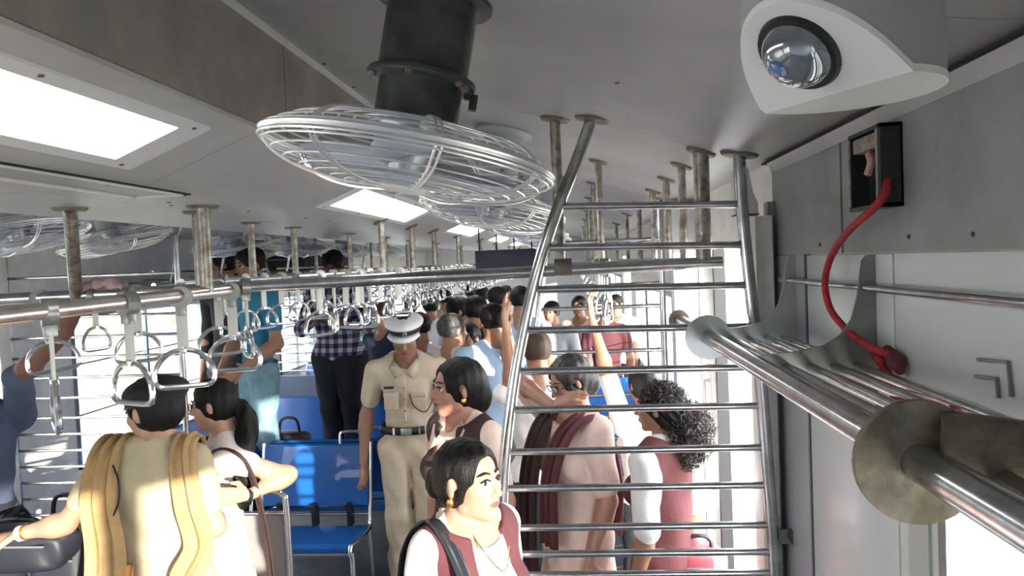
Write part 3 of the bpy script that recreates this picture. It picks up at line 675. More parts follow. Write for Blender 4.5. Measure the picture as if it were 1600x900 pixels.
# ================================================================ PEOPLE: signed distance bodies meshed with surface nets
SKIN = mat('skin', (.36, .18, .11), .5, noise=.10, nscale=20)
class Field:
    def __init__(s, lo, hi, vox):
        s.v = vox; s.o = np.array(lo, float)-2*vox
        n = np.ceil((np.array(hi, float)+2*vox-s.o)/vox).astype(int)+1; s.n = n
        s.ax = [(s.o[i]+np.arange(n[i])*vox).astype(np.float32) for i in range(3)]
        s.d = np.full(n, 1.0, np.float32)
    def _sl(s, lo, hi, m):
        a = np.maximum(((np.array(lo)-m-s.o)/s.v).astype(int), 0); b = np.minimum(((np.array(hi)+m-s.o)/s.v).astype(int)+2, s.n)
        return (None if (a >= b).any() else tuple(slice(i, j) for i, j in zip(a, b)))
    def grid(s, sl):
        return s.ax[0][sl[0]][:, None, None], s.ax[1][sl[1]][None, :, None], s.ax[2][sl[2]][None, None, :]
    def apply(s, p, k, sub=False):
        kind = p[0]; m = k+3*s.v+.004
        if kind == 'rc':
            a, b, ra, rb = np.array(p[1]), np.array(p[2]), p[3], p[4]; r = max(ra, rb)
            sl = s._sl(np.minimum(a, b)-r, np.maximum(a, b)+r, m)
            if sl is None: return
            X, Y, Z_ = s.grid(sl); ab = b-a; L2 = max(float(ab @ ab), 1e-12)
            h = np.clip(((X-a[0])*ab[0]+(Y-a[1])*ab[1]+(Z_-a[2])*ab[2])/L2, 0, 1)
            v = np.sqrt((X-a[0]-h*ab[0])**2+(Y-a[1]-h*ab[1])**2+(Z_-a[2]-h*ab[2])**2)-(ra+(rb-ra)*h)
        elif kind == 'ec':                     # capsule flattened along unit vector u by f
            a, b, ra, rb, u, f = np.array(p[1]), np.array(p[2]), p[3], p[4], np.array(p[5]), p[6]; r = max(ra, rb)
            sl = s._sl(np.minimum(a, b)-r, np.maximum(a, b)+r, m)
            if sl is None: return
            X, Y, Z_ = s.grid(sl); ab = b-a
            ax_, ay_, az_ = X-a[0], Y-a[1], Z_-a[2]
            q = 1/f-1; du = (ax_*u[0]+ay_*u[1]+az_*u[2])*q; ax_ = ax_+du*u[0]; ay_ = ay_+du*u[1]; az_ = az_+du*u[2]
            db = float(ab @ u)*q; ab = ab+db*u; L2 = max(float(ab @ ab), 1e-12)
            h = np.clip((ax_*ab[0]+ay_*ab[1]+az_*ab[2])/L2, 0, 1)
            v = np.sqrt((ax_-h*ab[0])**2+(ay_-h*ab[1])**2+(az_-h*ab[2])**2)-(ra+(rb-ra)*h)
            v = v*(f+(1-f)*.35)
        else:                                   # ellipsoid centre, 3x3 axes rows, radii
            c, R3, rad = np.array(p[1]), np.array(p[2]), np.array(p[3]); r = rad.max()
            sl = s._sl(c-r, c+r, m)
            if sl is None: return
            X, Y, Z_ = s.grid(sl); x, y, z = X-c[0], Y-c[1], Z_-c[2]
            q = [(x*R3[i][0]+y*R3[i][1]+z*R3[i][2]) for i in range(3)]
            k0 = np.sqrt((q[0]/rad[0])**2+(q[1]/rad[1])**2+(q[2]/rad[2])**2)
            k1 = np.sqrt((q[0]/rad[0]**2)**2+(q[1]/rad[1]**2)**2+(q[2]/rad[2]**2)**2)+1e-9
            v = k0*(k0-1)/k1
        D = s.d[sl]
        if sub: v = -v; h = np.clip(k-np.abs(D-v), 0, None)/max(k, 1e-6); s.d[sl] = np.maximum(D, v)+h*h*k/4
        else: h = np.clip(k-np.abs(D-v), 0, None)/max(k, 1e-6); s.d[sl] = np.minimum(D, v)-h*h*k/4
    def plane(s, p, n):                         # keep the side the normal points away from
        X, Y, Z_ = s.grid((slice(None),)*3); s.d = np.maximum(s.d, ((X-p[0])*n[0]+(Y-p[1])*n[1]+(Z_-p[2])*n[2]).astype(np.float32))
    def folds(s, amp, freq=38, ph=0, zs=.45):
        X, Y, Z_ = s.grid((slice(None),)*3)
        w_ = np.sin(freq*(X*.9+Y*.5)+freq*zs*Z_+2.2*np.sin(9*Z_+ph)+ph)+.6*np.sin(freq*1.9*(Y*.8-X*.55)-freq*zs*1.1*Z_+ph*2+1.5*np.sin(14*Z_))
        s.d = s.d+(amp*w_).astype(np.float32)
    def mesh(s, name, m, origin, parent=None, smooth_it=1):
        d = s.d; ins = d < 0; c = np.zeros(s.n-1, np.int8)
        for i in (0, 1):
            for j in (0, 1):
                for k in (0, 1): c += ins[i:s.n[0]-1+i, j:s.n[1]-1+j, k:s.n[2]-1+k]
        act = (c > 0) & (c < 8); I = np.argwhere(act); N = len(I)
        if N == 0: return None
        idx = np.full(act.shape, -1, np.int64); idx[act] = np.arange(N)
        acc = np.zeros((N, 3)); cnt = np.zeros(N)
        for ax in range(3):
            o1, o2 = [a for a in range(3) if a != ax]
            for u in (0, 1):
                for v in (0, 1):
                    A = I.copy(); A[:, o1] += u; A[:, o2] += v; B = A.copy(); B[:, ax] += 1
                    da = d[A[:, 0], A[:, 1], A[:, 2]]; db = d[B[:, 0], B[:, 1], B[:, 2]]; x = (da < 0) != (db < 0)
                    t = np.where(x, da/np.where(x, da-db, 1), 0); P = A.astype(float); P[:, ax] += t
                    acc[x] += P[x]; cnt[x] += 1
        V = acc/cnt[:, None]*s.v+s.o-np.array(origin)
        Q = []
        for ax in range(3):
            o1, o2 = (ax+1) % 3, (ax+2) % 3
            sa = [slice(None)]*3; sb = [slice(None)]*3; sa[ax] = slice(0, -1); sb[ax] = slice(1, None)
            A, B = ins[tuple(sa)], ins[tuple(sb)]; E = np.argwhere(A != B)
            E = E[(E[:, o1] > 0) & (E[:, o2] > 0) & (E[:, o1] < s.n[o1]-1) & (E[:, o2] < s.n[o2]-1)]
            fa = A[E[:, 0], E[:, 1], E[:, 2]]; qs = []
            for u, v in ((0, 0), (-1, 0), (-1, -1), (0, -1)):
                G = E.copy(); G[:, o1] += u; G[:, o2] += v; qs.append(idx[G[:, 0], G[:, 1], G[:, 2]])
            q = np.stack(qs, 1); q[~fa] = q[~fa][:, ::-1]; Q.append(q)
        Q = np.concatenate(Q); Q = Q[(Q >= 0).all(1)]
        me = bpy.data.meshes.new(name); me.vertices.add(N); me.vertices.foreach_set('co', V.astype(np.float32).ravel())
        me.loops.add(4*len(Q)); me.loops.foreach_set('vertex_index', Q.astype(np.int32).ravel())
        me.polygons.add(len(Q)); me.polygons.foreach_set('loop_start', np.arange(0, 4*len(Q), 4, dtype=np.int32))
        me.update(calc_edges=True); me.validate(); me.shade_smooth()
        o = bpy.data.objects.new(name, me); C.objects.link(o); me.materials.append(m)
        if parent is not None: o.parent = parent
        return o

def person(label, top, d, yaw, base=0, H=None, fem=True, fat=1.0, lean=(0, 0), head=(0, 0, 0), armL=None, armR=None, vox=.010, group=None, topxyz=None, hs=1.0):
    """top = pixel of the crown; yaw 0 faces away from the camera, + turns to the left of the picture.
    armL/armR: (elbow, wrist, handdir) as local (right, forward, up from shoulder) or ('w', Vector elbow, Vector wrist, hand dir Vector)"""
    tp = Vector(topxyz) if topxyz else at(top[0], top[1], d)
    H = H or (tp.z-base)
    a = math.radians(yaw); fw = Vector((-math.sin(a), math.cos(a), 0)); rt = Vector((math.cos(a), math.sin(a), 0)); up = Vector((0, 0, 1))
    sp = (up+rt*lean[0]+fw*lean[1]).normalized()      # spine direction above the pelvis
    hipz = .52*H
    headc_off = sp*(.93*H-hipz)
    root = Vector((tp.x-headc_off.x, tp.y-headc_off.y, base))
    pel = root+up*hipz
    def Lb(x, y, z): return pel+rt*x*H+fw*y*H+sp*((z-.52)*H)       # torso frame
    def Ll(x, y, z): return root+rt*x*H+fw*y*H+up*z*H              # legs frame
    k = dict(root=root, H=H, fw=fw, rt=rt, up=up, sp=sp, L=Lb, G=Ll, fat=fat, fem=fem, vox=vox)
    sw = .098 if fem else .112
    k['sw'] = sw
    hy, hp, hr = head
    ha = math.radians(yaw+hy); hf = Vector((-math.sin(ha), math.cos(ha), 0)); hrt = Vector((math.cos(ha), math.sin(ha), 0)); pt = math.radians(hp)
    hf2 = hf*math.cos(pt)+up*math.sin(pt); hu = up*math.cos(pt)-hf*math.sin(pt)
    if hr:
        q = Quaternion(hf2, math.radians(hr)); hu = q @ hu; hrt = q @ hrt
    hh = .132*H*hs; hc = Lb(0, .012, .93)-up*(hh-.132*H)*.5
    k.update(hf=hf2, hr=hrt, hu=hu, hh=hh, hc=hc)
    for side, arm in (('L', armL), ('R', armR)):
        s = -1 if side == 'L' else 1
        sh = Lb(s*sw, -.005, .805)
        if arm is None: arm = ((s*.03, -.02, -.17), (s*.025, .03, -.335), (0, .1, -1))
        if arm[0] == 'w': el, wr_, hd = Vector(arm[1]), Vector(arm[2]), Vector(arm[3])
        else:
            el, wr_ = [sh+rt*v[0]*H+fw*v[1]*H+up*v[2]*H for v in arm[:2]]; hd = rt*arm[2][0]+fw*arm[2][1]+up*arm[2][2]
        k['sh'+side], k['el'+side], k['wr'+side], k['hd'+side] = sh, el, wr_, hd.normalized()
    e = empty('person', root, label, 'person', group); k['e'] = e
    # ---- body field
    pr = []
    f_ = fw; ff = .70
    T = lambda x, y, z: tuple(Lb(x, y, z))
    pr.append(('ec', tuple(Ll(-.045, 0, .515)), tuple(Ll(.045, 0, .515)), .068*H*fat, .068*H*fat, tuple(f_), .85))
    pr.append(('ec', T(0, 0, .55), T(0, 0, .65), .082*H*fat, .076*H*fat, tuple(f_), ff))
    pr.append(('ec', T(0, 0, .68), T(0, 0, .755), .082*H*fat, .090*H*fat, tuple(f_), ff))
    pr.append(('rc', T(-sw*.72, 0, .80), T(sw*.72, 0, .80), .036*H, .036*H))
    if fem:
        for s in (-1, 1): pr.append(('rc', T(s*.042, .042, .715), T(s*.044, .048, .712), .040*H*fat, .036*H*fat))
    for s in (-1, 1): pr.append(('rc', T(s*.02, -.01, .845), T(s*sw*.85, -.008, .808), .024*H, .026*H))
    pr.append(('rc', T(0, -.012, .80), tuple(hc-hu*hh*.28-hf2*hh*.10), .034*H, (.030 if fem else .034)*H))
    for sd in 'LR':
        sh, el, wr_ = k['sh'+sd], k['el'+sd], k['wr'+sd]
        pr.append(('rc', tuple(sh), tuple(el), .029*H*(.9+.1*fat), .0215*H*(.85+.15*fat)))
        mid = el.lerp(wr_, .25); pr.append(('rc', tuple(el), tuple(mid), .0215*H, .0225*H)); pr.append(('rc', tuple(mid), tuple(wr_), .0225*H, .0145*H))
        s = -1 if sd == 'L' else 1
    for s in (-1, 1):
        kn, an = Ll(s*.052, .012, .285), Ll(s*.052, -.012, .045)
        pr.append(('rc', tuple(Ll(s*.050, 0, .49)), tuple(kn), .052*H*fat, .033*H)); pr.append(('rc', tuple(kn), tuple(Ll(s*.052, -.016, .20)), .032*H, .033*H))
        pr.append(('rc', tuple(Ll(s*.052, -.016, .20)), tuple(an), .033*H, .020*H)); pr.append(('rc', tuple(Ll(s*.053, -.02, .025)), tuple(Ll(s*.062, .09, .018)), .024*H, .016*H))
    k['prims'] = pr
    # ---- head
    def h(x, y, z): return tuple(hc+hrt*x*hh+hf2*y*hh+hu*z*hh)
    R3 = (tuple(hrt), tuple(hf2), tuple(hu)); k['h'] = h; k['R3'] = R3
    E_ = lambda c, r: ('el', h(*c), R3, tuple(v*hh for v in r))
    rcp = lambda a, b, ra, rb: ('rc', h(*a), h(*b), ra*hh, rb*hh)
    hd = [(E_((0, -.06, .14), (.335, .41, .36)), .02), (E_((0, .12, -.10), (.265, .27, .36)), .06), (rcp((-.15, .03, -.27), (.15, .03, -.27), .105, .105), .06),
          (rcp((0, .24, -.405), (0, .26, -.40), .085, .085), .06), (rcp((-.13, .315, .085), (.13, .315, .085), .055, .055), .04),
          (rcp((-.16, .22, -.07), (-.15, .25, -.08), .10, .10), .05), (rcp((.16, .22, -.07), (.15, .25, -.08), .10, .10), .05)]
    sub = [(E_((-.125, .425, .035), (.085, .085, .060)), .03), (E_((.125, .425, .035), (.085, .085, .060)), .03)]
    post = [(rcp((0, .365, .04), (0, .455, -.115), .030, .045), .03), (rcp((-.045, .41, -.13), (.045, .41, -.13), .035, .035), .015),
            (rcp((-.065, .355, -.225), (.065, .355, -.225), .030, .030), .02), (rcp((-.05, .352, -.275), (.05, .352, -.275), .034, .034), .02)]
    for s in (-1, 1): post.append((('el', h(s*.335, -.04, -.01), (tuple((hrt*.92+hf2*(-.35*s)).normalized()), tuple((hf2*.92+hrt*(.35*s)).normalized()), tuple(hu)), (.035*hh, .085*hh, .13*hh)), .015))
    # ---- hands
    hands = []
    for sd in 'LR':
        wr_, hdv = k['wr'+sd], k['hd'+sd]; s = -1 if sd == 'L' else 1
        n_ = (hdv.cross(k['el'+sd]-wr_)); n_ = n_.normalized() if n_.length > .02*H else (rt*s)
        n_ = (n_-hdv*n_.dot(hdv)).normalized(); ac = hdv.cross(n_).normalized(); HL = .105*H
        pa, pb = wr_+hdv*.015*H, wr_+hdv*.050*H
        hands.append(('ec', tuple(pa), tuple(pb), .017*H, .023*H, tuple(n_), .42))
        for q, (o_, l_) in enumerate(((-.017, .038), (-.006, .044), (.006, .042), (.017, .033))):
            b0 = pb+ac*o_*H+hdv*.008*H; b1 = b0+hdv*l_*H*.55-n_*.004*H+ac*o_*.12*H; b2 = b1+hdv*l_*H*.45-n_*.011*H
            hands.append(('rc', tuple(b0), tuple(b1), .0056*H, .0052*H)); hands.append(('rc', tuple(b1), tuple(b2), .0052*H, .0044*H))
        t0 = pa+ac*(-.016)*H; t1 = t0+hdv*.022*H-ac*.016*H-n_*.006*H; t2 = t1+hdv*.020*H-ac*.002*H
        hands.append(('rc', tuple(t0), tuple(t1), .0078*H, .0066*H)); hands.append(('rc', tuple(t1), tuple(t2), .0066*H, .005*H))
    pts = []
    for p in pr+hands:
        for q in (p[1], p[2]): pts.append((np.array(q)-max(p[3], p[4]), np.array(q)+max(p[3], p[4])))
    pts.append((np.array(tuple(hc))-hh*.6, np.array(tuple(hc))+hh*.6))
    lo = np.min([p[0] for p in pts], 0); hi = np.max([p[1] for p in pts], 0); lo[2] = max(lo[2], base)
    k['lo'], k['hi'] = lo, hi
    Fd = Field(lo, hi, vox)
    for p in pr: Fd.apply(p, .022*H)
    for p, kk in hd: Fd.apply(p, kk*hh)
    for p, kk in sub: Fd.apply(p, kk*hh, True)
    for p, kk in post: Fd.apply(p, kk*hh)
    for p in hands: Fd.apply(p, .004*H)
    k['body'] = Fd.mesh('body', k.get('skin', SKIN), root, e)
    return k
def G(k, prims, infl, name, m, cuts=(), folds=0, kk=.03, vox=None, subs=(), freq=38, ph=None, lo=None, hi=None, zs=.45):
    "garment: inflated primitives, cut by planes"
    v = vox or k['vox']; P = []
    for p in prims:
        p = list(p)
        if p[0] in ('rc', 'ec'): p[3] += infl; p[4] += infl
        else: p[3] = tuple(x+infl for x in p[3])
        P.append(tuple(p))
    a = []
    for p in P:
        if p[0] in ('rc', 'ec'): a += [np.array(p[1])-p[3], np.array(p[1])+p[3], np.array(p[2])-p[4], np.array(p[2])+p[4]]
        else: a += [np.array(p[1])-max(p[3]), np.array(p[1])+max(p[3])]
    L_, H_ = np.min(a, 0), np.max(a, 0)
    Fd = Field(L_-.01, H_+.01, v)
    for p in P: Fd.apply(p, kk)
    for p in subs: Fd.apply(p, .006, True)
    if folds: Fd.folds(folds, freq, ph if ph is not None else (hash(name) % 7)*0+k['H']*9, zs)
    for p, n_ in cuts: Fd.plane(tuple(p), tuple(n_))
    return Fd.mesh(name, m, k['root'], k['e'])
def torso(k): return k['prims'][:(6+2+1 if False else (4+(2 if k['fem'] else 0)+2))]
def sleeves(k, t=.5, side='LR'):
    out = []
    for sd in side:
        sh, el = k['sh'+sd], k['el'+sd]; H = k['H']; e2 = sh.lerp(el, min(t, 1))
        out.append(('rc', tuple(sh), tuple(e2), .031*H, .027*H if t < 1 else .0235*H))
        if t > 1:
            w2 = el.lerp(k['wr'+sd], t-1); out.append(('rc', tuple(el), tuple(w2), .0235*H, .018*H))
    return out
def neck_cut(k, r=.046, fwd=.03, z=.862):
    H = k['H']; return [('el', tuple(k['L'](0, fwd, z)), (tuple(k['rt']), tuple(k['fw']), tuple(k['sp'])), (r*H, r*H*1.1, r*H*1.15))]
def shirt(k, m, t=.5, hem=.50, infl=.010, folds=.0025, name='shirt', skirt=None, neck=.046, extra=()):
    P = torso(k)+sleeves(k, t)+list(extra); H = k['H']
    if skirt: P = P+[('ec', tuple(k['L'](0, 0, .60)), tuple(k['G'](0, 0, skirt+.01)), .075*H*k['fat'], .135*H, tuple(k['fw']), .75)]; hem = skirt
    return G(k, P, infl, name, m, cuts=[(k['G'](0, 0, hem), (0, 0, -1))], folds=folds, subs=neck_cut(k, neck), kk=.03)
def trousers(k, m, infl=.012, top=.60, folds=.003, name='trousers', wide=1.0):
    P = [k['prims'][0], k['prims'][1]]+[p for p in k['prims'][-8:] if True]
    P = [p for i, p in enumerate(P) if not (i >= 2 and (i-2) % 4 == 3)]
    P2 = []
    for i, p in enumerate(P):
        if i >= 2: p = (p[0], p[1], p[2], max(p[3], .036*k['H'])*wide, max(p[4], .034*k['H'])*wide)
        P2.append(p)
    return G(k, P2, infl, name, m, cuts=[(k['L'](0, 0, top), tuple(k['sp']))], folds=folds, kk=.02)
def shoes(k, m):
    P = []
    for s in (-1, 1): P.append(('rc', tuple(k['G'](s*.053, -.02, .030)), tuple(k['G'](s*.062, .095, .022)), .027*k['H'], .020*k['H']))
    return G(k, P, .003, 'shoes', m, cuts=[(k['root']+Vector((0, 0, .001)), (0, 0, -1))])
HAIR = mat('black_hair', (.007, .006, .006), .5, bump=.5, bscale=220, stretch=(1, 1, .15))
HAIR.node_tree.nodes['Principled BSDF'].inputs['Specular IOR Level'].default_value = .22
GREYH = mat('grey_hair', (.10, .10, .10), .6, noise=.6, nscale=60, dark=(.02, .02, .02))
def hair(k, style='short', m=HAIR, vox=None, line=.10):
    h, hh, R3, H = k['h'], k['hh'], k['R3'], k['H']
    v = vox or k['vox']*.8
    E_ = lambda c, r: ('el', h(*c), R3, tuple(q*hh for q in r)); rcp = lambda a, b, ra, rb: ('rc', h(*a), h(*b), ra*hh, rb*hh)
    P = [E_((0, -.075, .15), (.36, .435, .385))]
    face = [E_((0, .50, -.16), (.30, .36, .44)), E_((0, .33, -.45), (.36, .34, .40))]
    ears = [E_((s*.36, .02, -.04), (.07, .10, .16)) for s in (-1, 1)]
    cuts = []; folds = .0015
    if style in ('pony', 'bun', 'updo'): face[0] = E_((0, .50, -.05), (.31, .36, .46))
    if style == 'short': cuts = [(h(0, -.1, -.22), tuple(-k['hu']*.9-k['hf']*.3))]
    elif style == 'receding': face = [E_((0, .50, .02), (.34, .46, .52)), E_((0, .33, -.45), (.36, .34, .40))]; cuts = [(h(0, -.1, -.2), tuple(-k['hu']))]
    elif style in ('pony', 'bun', 'updo'):
        P.append(E_((0, -.12, -.05), (.33, .36, .30)))
        if style == 'bun': P += [E_((0, -.52, -.05), (.20, .17, .20))]
        if style == 'updo': P += [E_((0, -.40, -.15), (.30, .25, .33)), E_((0, -.10, .12), (.38, .45, .40))]
    elif style == 'long':
        P += [E_((0, -.20, -.25), (.34, .32, .50)), rcp((0, -.30, -.4), (0, -.34, -1.0), .24, .20)]
    elif style == 'bob': P += [E_((0, -.16, -.12), (.38, .40, .46))]
    if style == 'curly': P += [E_((0, -.25, -.05), (.40, .42, .50))]
    o = G(k, P, .004*H/1.7, 'hair', m, cuts=cuts, folds=folds, vox=v, subs=face+ears, kk=.02, freq=150, zs=.05)
    return o
def strand(k, pts, rs, name='ponytail', m=HAIR, folds=.003):
    P = []; c = curve_pts(pts, 3); n = len(c)
    for i in range(n-1):
        t0, t1 = i/(n-1)*(len(rs)-1), (i+1)/(n-1)*(len(rs)-1)
        f = lambda t: rs[min(int(t), len(rs)-1)]*(1-t+int(t))+rs[min(int(t)+1, len(rs)-1)]*(t-int(t))
        P.append(('rc', tuple(c[i]), tuple(c[i+1]), f(t0), f(t1)))
    return G(k, P, 0, name, m, folds=folds, freq=130, zs=.08, kk=.015)
EYEW = mat('eye_white', (.75, .73, .70), .25); IRIS = mat('iris', (.02, .012, .01), .15); LIP = mat('lips', (.30, .09, .08), .45)
def face(k, glasses=False, lips=True, brow=HAIR):
    h, hh = k['h'], k['hh']; e = k['e']
    for s in (-1, 1):
        c = Vector(h(s*.125, .305, .035))
        o = MB().lathe([(0, -.062*hh), (.035*hh, -.05*hh), (.055*hh, -.025*hh), (.062*hh, 0), (.055*hh, .025*hh), (.035*hh, .05*hh), (0, .062*hh)], c, tuple(k['hf']), n=14).build('eye', EYEW, e)
        MB().lathe([(0, .0660*hh), (.018*hh, .064*hh), (.030*hh, .057*hh), (.0, .05*hh)], c, tuple(k['hf']-k['hu']*.1), n=12).build('iris', IRIS, o)
        MB().tube(curve_pts([h(s*.055, .385, .045), h(s*.12, .388, .075), h(s*.19, .34, .045)], 3), .011*hh, 6).build('eyelash', HAIR, e)
        MB().tube(curve_pts([h(s*.05, .385, .125), h(s*.12, .375, .155), h(s*.21, .305, .125)], 3), [.010*hh, .012*hh, .014*hh, .015*hh, .014*hh, .010*hh, .004*hh], 6).build('eyebrow', brow, e)
    if lips:
        MB().tube(curve_pts([h(-.085, .365, -.25), h(-.03, .392, -.235), h(0, .390, -.24), h(.03, .392, -.235), h(.085, .365, -.25)], 3), [.006*hh]*2+[.014*hh]*9+[.006*hh]*2, 6).tube(curve_pts([h(-.085, .365, -.252), h(0, .392, -.275), h(.085, .365, -.252)], 3), [.005*hh]+[.016*hh]*5+[.005*hh], 6).build('lips', LIP, e)
    if glasses:
        fr = MB()
        for s in (-1, 1):
            fr.tube([h(s*.13+.095*math.cos(a), .43-.02*abs(math.cos(a)), .03+.075*math.sin(a)) for a in [2*PI*i/20 for i in range(20)]], .010*hh, 6, closed=True)
            fr.tube([h(s*.225, .42, .045), h(s*.33, .25, .04), h(s*.35, -.02, .03)], .008*hh, 6)
        fr.tube([h(-.035, .43, .04), h(.035, .43, .04)], .008*hh, 6)
        g = fr.build('glasses', black_m, e)
        for s in (-1, 1):
            MB().lathe([(0, .001), (.09*hh, 0), (0, -.001)], h(s*.13, .42, .03), tuple(k['hf']), n=20).build('lens', mat('spectacle_lens', (.85, .88, .92), .03, alpha=.35), g)
def ribbon(k, pts, w0, w1, name, m, nf=5, amp=.010, nrm=None, th=.004, parent=None, side=None):
    "pleated cloth band: path, widths, width direction 'side' (vector or list)"
    c = curve_pts(pts, 6); n = len(c); mb = MB(); rows = []; J = nf*6
    for i, p in enumerate(c):
        t = i/(n-1); w_ = w0+(w1-w0)*t; tg = (c[min(i+1, n-1)]-c[max(i-1, 0)]).normalized()
        if isinstance(side, list):
            q = t*(len(side)-1); i0 = min(int(q), len(side)-2); sd = side[i0].lerp(side[i0+1], q-i0)
        else: sd = Vector(side)
        sd = (sd-tg*sd.dot(tg)).normalized(); nr = tg.cross(sd).normalized(); row = []
        for j in range(J+1):
            u = j/J; a_ = amp*math.sin(2*PI*nf*u+1.2*math.sin(3*t+u*4))+amp*.5*math.sin(2*PI*nf*1.7*u+5*t)
            row.append(mb.b.verts.new(p+sd*(u-.5)*w_+nr*a_))
        rows.append(row)
    for A, B in zip(rows, rows[1:]):
        for j in range(J): mb.b.faces.new((A[j], A[j+1], B[j+1], B[j]))
    o = mb.build(name, m, parent or k['e']); o.modifiers.new('s', 'SOLIDIFY').thickness = th; o.modifiers['s'].offset = 0
    return o
def cloth(name, col, **kw):
    kw.setdefault('noise', .12); kw.setdefault('nscale', 12); kw.setdefault('bump', .25); kw.setdefault('bscale', 40)
    return mat(name, col, .85, **kw)
V = Vector
KH = cloth('khaki_cloth', (.50, .42, .27)); KH2 = cloth('officer_khaki', (.60, .50, .38)); YEL = cloth('mustard_cloth', (.48, .31, .14), noise=.2)
WHT = cloth('white_cloth', (.82, .81, .82), noise=.05); PNK = cloth('pale_pink_cloth', (.82, .61, .53)); PWH = cloth('blush_white_cloth', (.72, .62, .60), noise=.06)
MAR = cloth('maroon_cloth', (.105, .028, .035)); BRN = cloth('brown_cloth', (.050, .026, .024)); TEAL = cloth('teal_cloth', (.03, .22, .36)); JEAN = cloth('pale_jeans', (.22, .38, .46), noise=.25)
DKT = cloth('dark_trousers', (.018, .020, .028)); LBL = cloth('light_blue_cloth', (.46, .62, .86), noise=.06); NAVY = cloth('navy_cloth', (.015, .022, .07)); GRB = cloth('grey_blue_cloth', (.07, .09, .15)); REDC = cloth('red_cloth', (.45, .03, .06))
SK2 = mat('skin_light', (.50, .28, .19), .45, noise=.08, nscale=20); SK3 = mat('skin_dark', (.20, .09, .06), .5, noise=.1, nscale=20)
def setskin(k, m): k['body'].data.materials[0] = m

# 1 policewoman, back to the viewer -----------------------------------
k = person('policewoman in a khaki uniform and black beret seen from behind, mustard scarf on both shoulders', (232, 590), 2.72, 4, head=(72, -10, 0), fat=1.10, vox=.0065,
           armL=('w', at(102, 818, 2.72), at(30, 834, 2.70), (-1, 0, -.25)), armR=((.025, .03, -.165), (-.04, .15, -.15), (-.5, .6, .1)), hs=1.14)
setskin(k, SK2); face(k)
shirt(k, KH, t=.62, skirt=.20, folds=.0028, infl=.012, neck=.040); trousers(k, KH, top=.5, folds=.002)
shoes(k, black_m); hair(k, 'pony')
h, hh = k['h'], k['hh']
P = [('el', h(0, -.10, .28), k['R3'], (.41*hh, .49*hh, .24*hh)), ('el', h(0, -.08, .14), k['R3'], (.38*hh, .46*hh, .20*hh)), ('el', h(.08, -.20, .28), k['R3'], (.36*hh, .38*hh, .20*hh))]
G(k, P, .002, 'beret', cloth('black_felt', (.012, .012, .014)), vox=.006, cuts=[(h(0, 0, .10), tuple(-k['hu']))], kk=.01)
MB().tube([h(.385*math.cos(a), -.07+.455*math.sin(a), .12) for a in [2*PI*i/24 for i in range(24)]], .02*hh, 8, closed=True).build('beret_band', black_m, k['e'])
L = k['L']
for s in (-1, 1):
    MB().box(L(s*.075, 0, .835)-V((.035, .016, .004)), L(s*.075, 0, .835)+V((.035, .016, .006)), bev=.003).build('epaulette', KH, k['e'])
    MB().box(L(s*.085, 0, .838)-V((.012, .017, .003)), L(s*.085, 0, .838)+V((.012, .017, .008)), bev=.002).build('shoulder_slide', mat('dark_red_slide', (.16, .03, .04), .6), k['e'])
# scarf: two hanging falls, gathered in long folds
sd = k['rt']
ribbon(k, [L(-.065, .085, .74), L(-.075, .03, .857), L(-.078, -.048, .846), L(-.078, -.092, .75), L(-.070, -.092, .64), L(-.072, -.105, .52), L(-.085, -.125, .40), L(-.09, -.13, .22)], .085, .19, 'scarf', YEL, nf=3, amp=.009, side=sd)
ribbon(k, [L(.075, .085, .74), L(.085, .03, .855), L(.092, -.048, .842), L(.116, -.084, .73), L(.128, -.072, .63), L(.105, -.100, .565), L(.125, -.105, .50), L(.14, -.10, .36), L(.14, -.09, .2)], .075, .14, 'scarf', YEL, nf=2, amp=.009, side=sd)
ribbon(k, [L(-.03, -.085, .60), L(-.035, -.105, .52), L(-.03, -.125, .42), L(-.02, -.13, .25)], .05, .10, 'scarf', cloth('orange_cloth', (.58, .27, .10)), nf=2, amp=.012, side=sd)
ribbon(k, [L(-.115, -.02, .66), L(-.118, -.04, .56), L(-.135, -.05, .45), L(-.14, -.05, .25)], .05, .09, 'scarf', YEL, nf=2, amp=.012, side=sd)
MB().tube(curve_pts([L(-.055, -.07, .82), L(-.03, -.095, .79), L(-.028, -.10, .75), L(-.045, -.095, .715), L(-.06, -.09, .70)], 5), .0035, 8).build('lanyard', black_m, k['e'])
wv = k['wrL']-k['hdL']*.012
MB().tube([wv-k['hdL']*.011, wv+k['hdL']*.011], .031, 18).build('wrist_watch', white_m, k['e'])
MB().tube([wv+k['hdL']*-.018, wv+k['hdL']*-.013], .031, 18).build('bangle', mat('gold', (.7, .45, .12), .3, metal=1), k['e'])

# 2 ponytail woman in profile -------------------------------------------
k = person('young woman in glasses with a long ponytail, hand on her hip, facing left', (338, 592), 3.1, 118, head=(-16, -4, 0), fat=.82, vox=.0065,
           armL=('w', at(450, 742, 3.12), at(388, 774, 2.96), tuple((at(345, 776, 2.86)-at(388, 774, 2.96)))), armR=None)
setskin(k, SK2); face(k, glasses=True)
shirt(k, PWH, t=.38, skirt=.26, folds=.002, infl=.008); trousers(k, WHT, top=.5); shoes(k, black_m); hair(k, 'pony')
h, hh = k['h'], k['hh']; L = k['L']
strand(k, [h(0, -.45, .0), h(0, -.60, -.22), h(-.05, -.62, -.6), h(-.22, -.50, -1.1), h(-.25, -.45, -1.75), h(-.25, -.42, -2.05)], [.10*hh, .16*hh, .20*hh, .22*hh, .19*hh, .10*hh])
MB().tube([h(.1*math.cos(a), -.47, .0+.1*math.sin(a)) for a in [2*PI*i/14 for i in range(14)]], .028*hh, 8, closed=True).build('hair_tie', black_m, k['e'])
